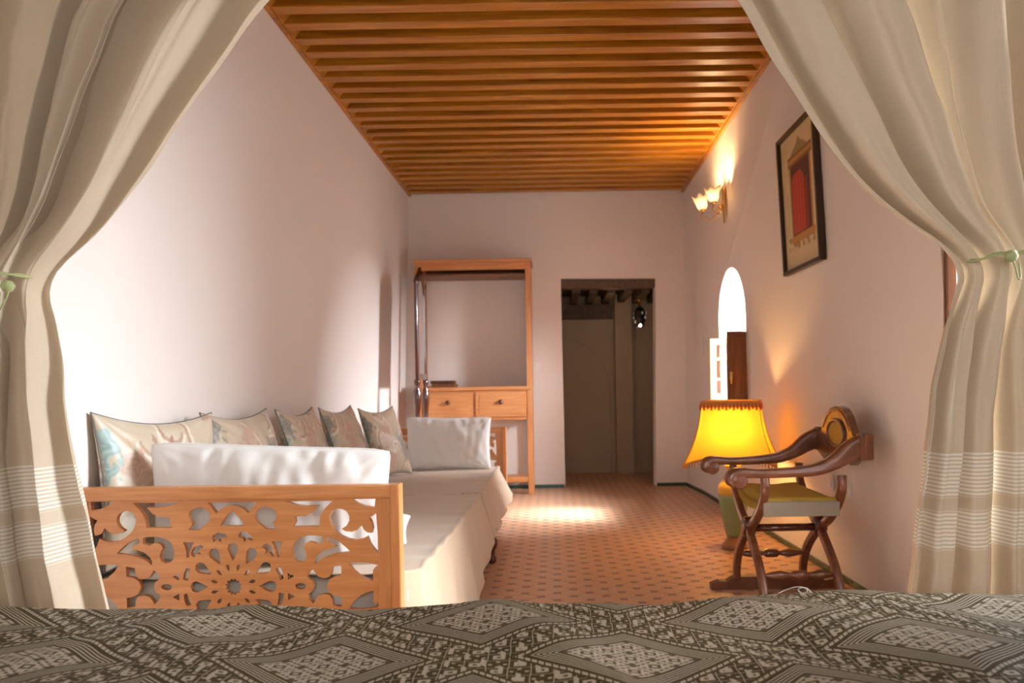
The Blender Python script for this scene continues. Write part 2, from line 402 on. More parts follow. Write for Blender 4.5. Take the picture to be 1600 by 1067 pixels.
MB().box((0.18, FRONT-0.14, 1.05), (0.22, FRONT-0.09, 2.30)).build('mullion', 'leaf_wood', w3)
# hall beyond the doorway
HB = 9.25
hall = [('wall_hall_back', (-0.8, HB, -0.03), (1.6, HB+0.1, 2.4)), ('wall_hall_left', (-0.9, BACK+0.22, -0.03), (-0.8, HB+0.1, 2.4)),
        ('wall_hall_right', (1.22, BACK+0.22, -0.03), (1.32, HB+0.1, 2.4)), ('wall_hall_pier', (0.73, HB-0.16, -0.03), (0.93, HB, 2.4))]
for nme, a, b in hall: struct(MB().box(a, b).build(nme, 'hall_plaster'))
# shallow blind arch on the hall wall
pts = [Vector((0.10+0.58*math.cos(a), HB-0.006, 1.0+0.62*math.sin(a))) for a in np.linspace(0, PI, 24)]
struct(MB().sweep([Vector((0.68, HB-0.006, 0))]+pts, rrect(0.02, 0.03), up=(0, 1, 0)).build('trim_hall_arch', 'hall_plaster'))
hc = struct(MB().box((-0.9, BACK+0.22, 2.12), (1.32, HB+0.1, 2.22)).build('ceiling_hall', 'board_wood'))
for k in range(11):
    x = -0.72+k*0.185
    MB().box((x, BACK+0.23, 2.02), (x+0.085, HB-0.02, 2.115), 0.006).build('beam', 'hall_beam', hc)
MB().box((-0.78, HB-0.12, 1.84), (0.71, HB-0.01, 2.01), 0.006).build('crossbeam', 'hall_beam', hc)
struct(MB().box((0.086, BACK+0.05, 2.05), (1.06, BACK+0.20, 2.139), 0.005).build('trim_door_lintel', 'hall_beam'))
# ceiling: boards, beams, end blocks, side rails
ceil = struct(MB().box((-1.95, FRONT-0.2, CEIL+0.085), (1.95, BACK+0.22, CEIL+0.16)).build('ceiling', 'board_wood'))
beam_me = None; blk_me = None
nb = 0; y = BACK-0.10
while y > 0.4:
    if beam_me is None:
        b0 = MB().box((-1.44, -0.04, 0), (1.35, 0.04, 0.083), 0.004).build('beam', 'beam_wood', ceil, conv=False); beam_me = b0.data; b = b0
    else:
        b = bpy.data.objects.new('beam', beam_me); b.parent = ceil; C.objects.link(b)
    b.location = (0, y, CEIL+random.uniform(-0.002, 0.002)); b.rotation_euler = (0, 0, random.uniform(-0.0015, 0.0015))
    for sx, xx in ((1, -1.466), (-1, 1.352)):
        if blk_me is None:
            # chamfered filler block between beam ends
            m = MB(); pr = [(0, 0), (0.03, 0), (0.085, 0.07), (0.085, 0.083), (0, 0.083)]
            vs = [(a, -0.05, z) for a, z in pr]+[(a, 0.05, z) for a, z in pr]; n5 = 5
            m.add(vs, [(i, (i+1) % 5, 5+(i+1) % 5, 5+i) for i in range(5)]+[(4,3,2,1,0), (5,6,7,8,9)])
            q = m.build('end_block', 'beam_wood', ceil, conv=False); blk_me = q.data
        else:
            q = bpy.data.objects.new('end_block', blk_me); q.parent = ceil; C.objects.link(q)
        q.location = (xx, y-0.09, CEIL+0.001); q.scale = (sx, 1, 1)
    y -= 0.18; nb += 1
MB().box((-1.475, FRONT, CEIL-0.012), (-1.438, BACK, CEIL+0.084), 0.004).build('side_rail', 'beam_wood', ceil)
MB().box((1.335, FRONT, CEIL-0.012), (1.372, BACK, CEIL+0.084), 0.004).build('side_rail', 'beam_wood', ceil)

# floor
floor = struct(MB().box((-1.95, FRONT-0.2, -0.08), (1.95, HB+0.1, -0.003)).build('floor', 'grout'))
PX, PY, DH = 0.162, 0.129, 0.0175
def octagon():
    a, b = PX/2, PY/2; g = 0.0016; k = b/a; pts = []
    xa = a-DH-g; yb = b-DH-g
    off = g*1.2
    def line_y(x): return b*(1-x/a)-off
    def line_x(yy): return a*(1-yy/b)-off
    return [(xa, -line_y(xa)), (xa, line_y(xa)), (line_x(yb), yb), (-line_x(yb), yb), (-xa, line_y(xa)), (-xa, -line_y(xa)), (-line_x(yb), -yb), (line_x(yb), -yb)]
def prism(poly, z0, z1):
    n = len(poly); vs = [(x, y, z0) for x, y in poly]+[(x, y, z1) for x, y in poly]
    return vs, [(i, (i+1) % n, n+(i+1) % n, n+i) for i in range(n)]+[tuple(range(n, 2*n))]
oct_ = octagon(); sq = [(-DH+.001, -DH+.001), (DH-.001, -DH+.001), (DH-.001, DH-.001), (-DH+.001, DH-.001)]
tiles = []; dots = []
for j in range(int((FRONT)/PY)-1, int((HB)/PY)+1):
    for i in range(-11, 12):
        for (ox, oy) in ((0, 0), (PX/2, PY/2)):
            x = i*PX+ox; y = j*PY+oy
            if y < 1.5: continue
            if abs(x) > 1.62 or y > HB+0.03: continue
            dots.append((x, y))
            if abs(x+PX/2) <= 1.62: tiles.append((x+PX/2, y))
def infront(p): return 3.68 < p[1] and -0.45 < p[0] < 1.5 and p[1] < BACK
def field(lst, poly, mat, pname, fname, z1):
    near = sorted([p for p in lst if infront(p)], key=lambda p: p[1])[:300]; ns = set(near); me = None
    for p in near:
        if me is None:
            vs, fs = prism(poly, -0.003, z1); o = MB().add(vs, fs).build(pname, mat, floor, conv=False); me = o.data
        else:
            o = bpy.data.objects.new(pname, me); o.parent = floor; C.objects.link(o)
        o.location = (p[0], p[1], random.uniform(-0.0004, 0.0004))
    m = MB()
    for p in lst:
        if p in ns: continue
        vs, fs = prism(poly, -0.003, z1); m.add([(x+p[0], y+p[1], z) for x, y, z in vs], fs)
    o = m.build(fname, mat, floor); o['kind'] = 'stuff'
field(tiles, oct_, 'terracotta', 'floor_tile', 'floor_tile_field', 0.0)
field(dots, sq, 'tile_dot', 'inset_tile', 'inset_tile_field', 0.0)
# plain tiles strip near bed region is hidden by the bed
# baseboards
def bb(name, a, b, h=0.035, t=0.012, side=1):
    a = Vector(a); b = Vector(b); d = (b-a).normalized(); n = Vector((-d.y, d.x, 0))*side
    m = MB(); vs = []
    for p in (a, b):
        for q in ((0, 0), (t, 0), (t, h), (0, h)): vs.append(p+n*q[0]+Vector((0, 0, q[1])))
    m.add(vs, [(0,1,5,4),(1,2,6,5),(2,3,7,6),(3,0,4,7),(3,2,1,0),(4,5,6,7)])
    return m.build(name, 'green_tile')
struct(bb('baseboard_back', (-1.55, BACK, 0), (0.09, BACK, 0), side=-1)); struct(bb('baseboard_back', (1.04, BACK, 0), (1.345, BACK, 0), side=-1))
struct(bb('baseboard_right', (1.345, BACK, 0), (1.405, 7.25, 0), side=-1)); struct(bb('baseboard_right', (1.405, 7.25, 0), (1.50, 3.9, 0), side=-1))
struct(bb('baseboard_right', (1.50, 3.9, 0), (1.54, 1.7, 0), side=-1)); struct(bb('baseboard_left', (-1.556, 1.7, 0), (-1.556, BACK, 0), side=-1))

# ---- windows
def leaf(parent, name, p0, p1, z0, z1, mat, panes=True, th=0.03):
    """shutter / casement leaf standing vertically from plan point p0 to p1"""
    p0 = Vector((*p0, 0)); p1 = Vector((*p1, 0)); d = (p1-p0); L = d.length; d.normalize(); ang = math.atan2(d.y, d.x)
    mt = Matrix.Translation((p0.x, p0.y, 0)) @ Matrix.Rotation(ang, 4, 'Z')
    def bx(a, b, bev=0.003):
        m = MB().box(a, b, bev); m.v = [tuple(mt @ Vector(v)) for v in m.v]; return m
    m = MB(); w = 0.05
    for q in (bx((0, -th/2, z0), (w, th/2, z1)), bx((L-w, -th/2, z0), (L, th/2, z1)), bx((w, -th/2, z0), (L-w, th/2, z0+w)), bx((w, -th/2, z1-w), (L-w, th/2, z1))): m.add(q.v, q.f)
    root = m.build(name, mat, parent)
    if panes:
        for k in (1, 2):
            zc = z0+(z1-z0)*k/3; q = bx((w, -th*0.35, zc-0.01), (L-w, th*0.35, zc+0.01), 0.001); q.build('glazing_bar', mat, root)
        for k in range(3):
            za = max(z0+w, z0+(z1-z0)*k/3+0.01); zb = min(z1-w, z0+(z1-z0)*(k+1)/3-0.01)
            bx((w, -0.003, za), (L-w, 0.003, zb), 0).build('pane', 'pane_glass', root)
    else:
        bx((w, -th*0.3, z0+w), (L-w, th*0.3, z1-w), 0).build('panel', mat, root)
    return root
w1 = struct(MB().box((1.80, WF[0]+0.001, 1.44), (1.85, WF[1]-0.001, 1.49)).box((1.80, WF[0]+0.001, 0.881), (1.85, WF[0]+0.04, 1.44)).box((1.80, WF[1]-0.04, 0.881), (1.85, WF[1]-0.001, 1.44)).build('window_1', 'leaf_wood'))
MB().box((1.36, WF[0]+0.002, 0.882), (1.80, WF[1]-0.002, 0.90), 0.003).build('window_sill', 'white_paint', w1)
lb = leaf(w1, 'casement', (1.80, WF[1]-0.03), (1.315, WF[1]-0.03), 0.91, 1.42, 'leaf_wood')
la = leaf(w1, 'casement', (1.80, WF[0]+0.04), (1.285, WF[0]+0.0), 0.91, 1.43, 'shutter_wood', panes=False)
hk = P(1141, 590, WF[0]-0.03); hk.x = 1.31
MB().lathe([(0.0, -0.05), (0.008, -0.045), (0.010, -0.02), (0.016, 0.0), (0.010, 0.012), (0.018, 0.035), (0.012, 0.055), (0, 0.06)], hk, 12).build('latch', 'brass', la, smooth=True)
w2 = struct(MB().box((1.80, WN[0]+.001, WN[2]+.001), (1.85, WN[0]+0.06, WN[3]-.001)).box((1.80, WN[1]-0.06, WN[2]+.001), (1.85, WN[1]-.001, WN[3]-.001)).box((1.80, WN[0]+0.06, WN[3]-0.06), (1.85, WN[1]-0.06, WN[3]-.001)).box((1.80, WN[0]+0.06, WN[2]+.001), (1.85, WN[1]-0.06, WN[2]+0.06)).build('window_2', 'leaf_wood'))
leaf(w2, 'shutter', (1.47, WN[1]+0.01), (1.415, WN[1]-0.13), 0.5, 2.0, 'shutter_wood', panes=False)

# plates, sockets
def plate_back(px, py, nm, lab):
    c = P(px, py, BACK); o = thing(nm, lab, 'light switch', (c.x, BACK, c.z))
    MB().box((c.x-0.045, BACK-0.012, c.z-0.045), (c.x+0.045, BACK-0.0005, c.z+0.045), 0.003).build('cover_plate', 'socket', o)
    MB().box((c.x-0.02, BACK-0.018, c.z-0.03), (c.x+0.02, BACK-0.010, c.z+0.03), 0.003).build('rocker', 'white_paint', o)
plate_back(837, 573, 'light_switch', 'white light switch on the back wall between wardrobe frame and doorway')
plate_back(807, 575, 'light_switch', 'white light switch on the wall seen through the wardrobe frame')
def plate_right(y, z, lab, nm='wall_socket', cat='socket', h=0.085):
    x = right_x(y, z); sl = math.atan2(right_x(y, z+1)-x, 1); o = thing(nm, lab, cat, (x, y, z))
    mt = Matrix.Translation((x-0.006, y, z)) @ Matrix.Rotation(sl, 4, 'Y')
    MB().obox(mt, (0.010, 0.085, h), 0.003).build('cover_plate', 'socket', o)
    MB().obox(mt @ Matrix.Translation((-0.006, 0, 0)), (0.004, 0.05, 0.05), 0.001).build('outlet', 'white_paint', o)
plate_right(3.88, 0.50, 'white wall socket nearer the bed, low behind the armchair')
plate_right(4.10, 0.51, 'white wall socket farther from the bed, low behind the armchair legs')
plate_right(7.15, 1.40, 'narrow pale plate on the right wall beside the glazed casement', 'wall_plate', 'wall plate', 0.2)

# ------------------------------------------------------------------ daybed with fretwork arms
SN = 2.44; s_n = F/SN
def c5(cx, cy): return (cx/5.08-10, 168-cy/5.08)      # carved pattern units, centre of the star is 0,0
H = []
def hole(pts, mirror_y=True):
    q = [c5(*p) for p in pts]
    sets = [q, [(-x, y) for x, y in q]]
    if mirror_y: sets += [[(x, -y) for x, y in q], [(-x, -y) for x, y in q]]
    H.extend(sets)
def hole_c(pts):
    q = [c5(*p) for p in pts]; full = [(-x, y) for x, y in q[::-1]]; full = q+[p for p in full if abs(p[0]) > 0.3]
    H.extend([full, [(x, -y) for x, y in full]])
hole_c([(50.8, 178), (250, 180), (180, 268), (140, 232), (95, 210), (50.8, 203)])
hole_c([(50.8, 250), (65, 258), (95, 285), (125, 325), (150, 365), (50.8, 370)])
hole([(230,300),(237,260),(262,232),(300,220),(345,222),(385,240),(408,270),(410,300),(395,325),(378,345),(390,375),(412,395),(370,400),(320,398),(285,370),(255,345),(235,325)])
hole([(485,178),(860,178),(800,235),(760,300),(750,378),(538,378),(560,345),(555,298),(640,295),(700,265),(745,214),(640,216),(560,204)])
hole([(1015,165),(1205,165),(1195,232),(1120,222),(1060,198)])
hole([(830,320),(838,285),(862,255),(900,240),(940,243),(975,265),(993,300),(993,335),(970,375),(930,400),(960,420),(1010,425),(1050,412),(1080,385),(1092,375),(1110,410),(1135,430),(1172,435),(1180,395),(1172,350),(1150,315),(1180,300),(1208,280),(1218,440),(1218,595),(1185,560),(1155,515),(1135,460),(1100,480),(1040,490),(980,480),(925,455),(880,420),(850,380)])
hole([(525,580),(530,535),(555,495),(600,465),(660,450),(730,450),(780,458),(782,508),(755,512),(725,520),(700,505),(665,500),(635,515),(622,545),(640,575),(648,610),(635,645),(600,662),(560,655),(535,630)])
hole([(812,462),(860,475),(920,510),(965,550),(998,582),(940,590),(870,600),(800,620),(745,650),(712,680),(705,650),(725,615),(770,575),(830,555),(880,543),(860,522),(808,500)])
hole([(980,672),(1060,668),(1140,672),(1215,688),(1213,722),(1195,705),(1175,730),(1178,815),(1130,805),(1070,775),(1015,725)])
hole([(645,785),(660,745),(695,715),(712,745),(735,775),(780,790),(825,780),(845,745),(850,700),(922,685),(922,768),(870,775),(825,800),(805,853),(825,906),(870,931),(922,938),(922,1021),(850,1006),(845,961),(825,926),(780,916),(735,931),(712,961),(695,991),(660,961),(645,921),(685,895),(695,853),(685,812)], False)
hole([(593+44*math.cos(a), 853+25*math.sin(a)) for a in np.linspace(0, 2*PI, 13)[:-1]], False)
hole([(490,745),(545,772),(490,802)])
hole([(365,495),(455,495),(432,560),(427,620),(405,615),(395,560)])
def radial(shape, r, ang):
    a = math.radians(ang); sa, ca = math.sin(a), math.cos(a)
    H.append([(sa*(r+q)+ca*p, ca*(r+q)-sa*p) for p, q in shape])
H.append([((13.5 if k % 2 else 10.5)*math.sin(2*PI*k/24), (13.5 if k % 2 else 10.5)*math.cos(2*PI*k/24)) for k in range(24)])
for k in range(12):
    radial([(0, -6), (2.6, -1), (2.6, 3), (0, 6), (-2.6, 3), (-2.6, -1)], 31, 15+30*k)
    radial([(0, -15), (6, -4), (9, 4), (7, 11), (0, 14), (-7, 11), (-9, 4), (-6, -4)], 55, 30*k)
    if k not in (2, 3, 8, 9): radial([(-12, 1), (-10, 6), (0, 8), (11, 3), (12, -3), (3, -1), (0, -8), (-4, -2), (-11, -4)], 80, 15+30*k)
    else: radial([(-10, 1), (-9, 5), (0, 6), (9, 4), (10, -2), (2, -2), (-9, -4)], 76, 15+30*k)
def fret_mesh(name, sc, thick, hw, hh):
    cu = bpy.data.curves.new(name, 'CURVE'); cu.dimensions = '2D'; cu.fill_mode = 'BOTH'; cu.extrude = thick/2
    for poly in [[(-hw, -hh), (hw, -hh), (hw, hh), (-hw, hh)]]+H:
        sp = cu.splines.new('POLY'); sp.points.add(len(poly)-1); sp.use_cyclic_u = True
        for k, (x, y) in enumerate(poly): sp.points[k].co = (x*sc, y*sc, 0, 1)
    o = bpy.data.objects.new(name, cu); C.objects.link(o)
    dg = bpy.context.evaluated_depsgraph_get(); dg.update()
    me = bpy.data.meshes.new_from_object(o.evaluated_get(dg)); bpy.data.objects.remove(o); me.name = name
    me.transform(Matrix.Rotation(PI/2, 4, 'X'))
    return me
ARM_L, ARM_R = P(94, 760, SN).x, P(626, 760, SN).x; ARM_TOP = P(360, 760, SN).z
sc = 1/s_n
cz = P(360, 918, SN).z
rot = math.atan2(0.12, 3.4)
day = thing('daybed', 'long pine daybed along the left wall with carved fretwork arm panels', 'daybed', (ARM_R, SN, 0), -rot)
# everything local: x from -W..0, y 0..L
W_ = ARM_R-ARM_L; L_ = 3.40
cx0 = -(626-360)*sc
hw, hh = 236*sc, 137*sc
fm = fret_mesh('fretwork', sc, 0.018, 238, 138)
def arm(yl, flip=1):
    x0, x1 = -W_, 0.0; zt = ARM_TOP; z_in = cz+hh
    z_lo = cz-hh
    top = MB().box((x0, yl-0.022, z_in), (x1, yl+0.022, zt), 0.006).build('arm_rail', 'pine_x', day, conv=False)
    MB().box((x0, yl-0.022, z_lo-0.045), (x1, yl+0.022, z_lo), 0.006).build('lower_rail', 'pine_x', top, conv=False)
    MB().box((x1-0.030, yl-0.024, 0.10), (x1+0.002, yl+0.024, zt+0.002), 0.005).build('stile', 'pine_v', top, conv=False)
    MB().box((x0-0.002, yl-0.024, 0.10), (x0+0.030, yl+0.024, zt+0.002), 0.005).build('stile', 'pine_v', top, conv=False)
    MB().box((x1-0.072, yl-0.013, z_lo), (x1-0.030, yl+0.013, z_in), 0.004).build('inner_moulding', 'pine_v', top, conv=False)
    MB().box((x0+0.030, yl-0.013, z_lo), (x0+0.072, yl+0.013, z_in), 0.004).build('inner_moulding', 'pine_v', top, conv=False)
    fo = bpy.data.objects.new('fretwork', fm); fo.parent = top; C.objects.link(fo); fo.location = (cx0, yl, cz)
    return top
fm.materials.append(M['pine_x'])
arm(0.0); arm(L_)
MB().box((-W_+0.03, 0.025, 0.20), (-0.03, L_-0.025, 0.28), 0.004).build('base_frame', 'pine_x', day, conv=False)
def turned_leg(x, y, z0, z1, r=0.03):
    h = z1-z0; pf = [(0.4, 0), (0.75, 0.04), (0.85, 0.15), (0.5, 0.25), (0.6, 0.32), (1.0, 0.5), (1.05, 0.65), (0.7, 0.78), (0.95, 0.85), (0.95, 1.0)]
    return MB().lathe([(a*r, z0+b*h) for a, b in pf], (x, y, 0), 14)
for yy in (0.06, L_*0.5, L_*0.62, L_-0.06):
    for xx in (-W_+0.08, 0.035 if abs(yy-L_*0.62) < 0.01 else -0.06): turned_leg(xx, yy, 0.0, 0.21, 0.032).build('leg', 'mahogany', day, smooth=True, conv=False)

# mattresses and covers (world coordinates)
YM = [(2.49, 4.26), (4.30, 5.74)]
def set_uv(me, uvs):
    uvl = me.uv_layers.new(name='UVMap'); li = np.zeros(len(me.loops), dtype=np.int32); me.loops.foreach_get('vertex_index', li)
    a = np.array(uvs, dtype=np.float32)[li]; uvl.data.foreach_set('uv', a.ravel())
def grid_mesh(name, fn, nu, nv, mat, parent=None, thick=0.0):
    """fn(i/nu, j/nv) -> (pos, uv)"""
    vs = []; uvs = []
    for j in range(nv+1):
        for i in range(nu+1):
            p, q = fn(i/nu, j/nv); vs.append(tuple(p)); uvs.append(q)
    fs = [(j*(nu+1)+i, j*(nu+1)+i+1, (j+1)*(nu+1)+i+1, (j+1)*(nu+1)+i) for j in range(nv) for i in range(nu)]
    me = bpy.data.meshes.new(name); me.from_pydata(vs, [], fs); set_uv(me, uvs)
    o = link(name, me, mat, parent, smooth=True)
    if thick:
        md = o.modifiers.new('solid', 'SOLIDIFY'); md.thickness = thick; md.offset = 0
    return o
SEAT = 0.44
mlabs = ['thick mattress on the near half of the daybed, against the carved arm', 'thick mattress on the far half of the daybed']
for k, (a, b) in enumerate(YM):
    xl = -1.50; xr = -0.475
    m = MB().box((xl, a, 0.285), (xr, b, SEAT-0.012), 0.05)
    o = tag(m.build('mattress', 'mattress_cloth', None, smooth=True), mlabs[k], 'mattress', 'daybed mattresses')
    uvs = [(v.co.x, v.co.y+v.co.z) for v in o.data.vertices]; set_uv(o.data, uvs)
def cover(a, b, hem, flare, seed, pleat):
    R = 0.020
    def fn(u, v):
        y = a+(b-a)*v
        xe = interp(y, [2.4, 3.2, 5.8], [-0.452, -0.425, -0.42]); zt = SEAT+0.006
        hz = interp(v, hem[0], hem[1]); fl = interp(v, flare[0], flare[1])
        Lt = xe-R+1.47; La = R*PI/2; Ls = zt-R-hz; tot = Lt+La+Ls
        # more samples for the skirt
        s_ = u*1.0
        if s_ < 0.35: dd = Lt*s_/0.35
        elif s_ < 0.5: dd = Lt+La*(s_-0.35)/0.15
        else: dd = Lt+La+Ls*(s_-0.5)/0.5
        if dd <= Lt:
            x = -1.47+dd; z = zt+0.008*noise.noise(Vector((x*3+seed, y*2.2, 0)))+0.004*noise.noise(Vector((x*9, y*7+seed, 2)))
            z -= 0.010*math.exp(-((dd-Lt+0.05)/0.012)**2)*0
        elif dd <= Lt+La:
            th = (dd-Lt)/R; x = xe-R+R*math.sin(th); z = zt-R+R*math.cos(th)
        else:
            q = (dd-Lt-La); f = q/max(Ls, 1e-3); z = zt-R-q
            wv = math.sin(y*pleat+1.5*noise.noise(Vector((y*2, seed, 1)))*2)*0.6+0.5*math.sin(y*pleat*2.3+seed)
            x = xe+fl*f+0.014*f*wv+0.006*noise.noise(Vector((y*5, z*4, seed)))*f
        if 0.35 <= u <= 0.5: bz = math.sin((u-0.35)/0.15*PI)*0.006; x += bz; z += bz
        if v < 0.04 and x > -0.53: x = -0.53+(x+0.53)*(v/0.04)**0.8
        if 0.30 < u < 0.52: z += 0.004*math.sin(y*31+seed)*math.sin((u-0.30)/0.22*PI)
        return (x, y+(0.02*max(0, u-0.5)*(-1 if v < 0.5 else 1) if v in (0, 1) else 0), z), (x if dd <= Lt else xe+dd-Lt, y)
    return fn
o = grid_mesh('daybed_cover', cover(2.475, 4.285, ([0, 0.2, 0.55, 0.8, 1.0], [0.02, 0.015, 0.03, 0.13, 0.20]), ([0, 0.5, 1], [0.045, 0.05, 0.075]), 1.3, 11), 90, 150, 'cover_cloth', thick=0.003)
tag(o, 'cream cloth cover with hanging skirt over the near half of the daybed', 'sofa cover', 'daybed covers')
o = grid_mesh('daybed_cover', cover(4.31, 5.755, ([0, 0.1, 0.6, 1.0], [0.19, 0.18, 0.19, 0.235]), ([0, 0.4, 1], [0.075, 0.07, 0.095]), 6.1, 7), 90, 120, 'cover_cloth', thick=0.003)
tag(o, 'cream cloth cover with flared skirt over the far half of the daybed', 'sofa cover', 'daybed covers')

# ------------------------------------------------------------------ cushions
def cushion(name, w, h, t, center, right, up, mat, nu=60, nv=44, seed=0.0, paint=None, wr_=0.004, pinch=0.07, sag=0.0, piping=None, pw=0.004, parent=None, label=None, cat='cushion', group=None):
    right = Vector(right).normalized(); up = Vector(up); up = (up-right*up.dot(right)).normalized(); nrm = right.cross(up).normalized()
    root = thing(name, label, cat, tuple(center), 0, group)
    vs = []; uvs = []; cols = []
    def outline(u, v):
        x = w/2*u*(1-pinch*(1-v*v)**1.0); y = h/2*v*(1-pinch*1.2*(1-u*u)**1.0)
        y -= sag*(1-u*u)*(v+1)/2
        if not paint: k_ = (abs(u)*abs(v))**10; x *= 1-0.012*k_; y *= 1-0.05*k_
        return x, y
    for side in (1, -1):
        for j in range(nv+1):
            for i in range(nu+1):
                u = math.sin((i/nu-0.5)*PI)*0.35+(i/nu*2-1)*0.65; v = math.sin((j/nv-0.5)*PI)*0.35+(j/nv*2-1)*0.65
                x, y = outline(u, v); e = max(0, (1-u*u)*(1-v*v))
                z = t/2*e**0.42*(1-0.12*v)
                wr2 = noise.noise(Vector((x*9+seed, y*9, side*3+seed)))+0.6*noise.noise(Vector((x*22, y*15+seed, side)))
                # tension creases running to the corners
                cr = math.sin(math.atan2(1-abs(v), 1-abs(u)+1e-4)*14+seed)*(abs(u*v))**1.5
                if not paint: z += 0.0045*math.sin(x*70+4*noise.noise(Vector((x*5, y*3, seed))))*math.exp(-(1-abs(v))*2.6)*min(1, e*8)
                z += (wr2*wr_*2+cr*0.006)*min(1, e*4)
                vs.append(Vector(center)+right*x+up*y+nrm*z*side); uvs.append((x+seed, y))
                if paint: cols.append(paint(x/w*2*0.98, y/h*2*0.98) if side == 1 else paint(-x/w*2*0.98, y/h*2*0.98))
    n1 = (nu+1)*(nv+1); fs = []
    for j in range(nv):
        for i in range(nu):
            a = j*(nu+1)+i; fs.append((a, a+1, a+nu+2, a+nu+1)); fs.append((n1+a+nu+1, n1+a+nu+2, n1+a+1, n1+a))
    me = bpy.data.meshes.new('case'); me.from_pydata([tuple(v) for v in vs], [], fs); set_uv(me, uvs)
    if paint:
        at = me.color_attributes.new('print', 'FLOAT_COLOR', 'POINT'); at.data.foreach_set('color', np.array([(*c, 1) for c in cols], dtype=np.float32).ravel())
    bm = bmesh.new(); bm.from_mesh(me); bmesh.ops.remove_doubles(bm, verts=bm.verts, dist=0.0004); bmesh.ops.recalc_face_normals(bm, faces=bm.faces); bm.to_mesh(me); bm.free()
    link('case', me, mat, root, smooth=True)
    pts = []
    for (a, b, ax) in (((-1, -1), (1, -1), 0), ((1, -1), (1, 1), 1), ((1, 1), (-1, 1), 0), ((-1, 1), (-1, -1), 1)):
        for k in range(16):
            q = k/16; x, y = outline(a[0]+(b[0]-a[0])*q, a[1]+(b[1]-a[1])*q); pts.append(Vector(center)+right*x+up*y)
    pts.append(pts[0])
    MB().tube(pts, pw, 6).build('piping', piping or mat, root, smooth=True)
    return root, right, up, nrm

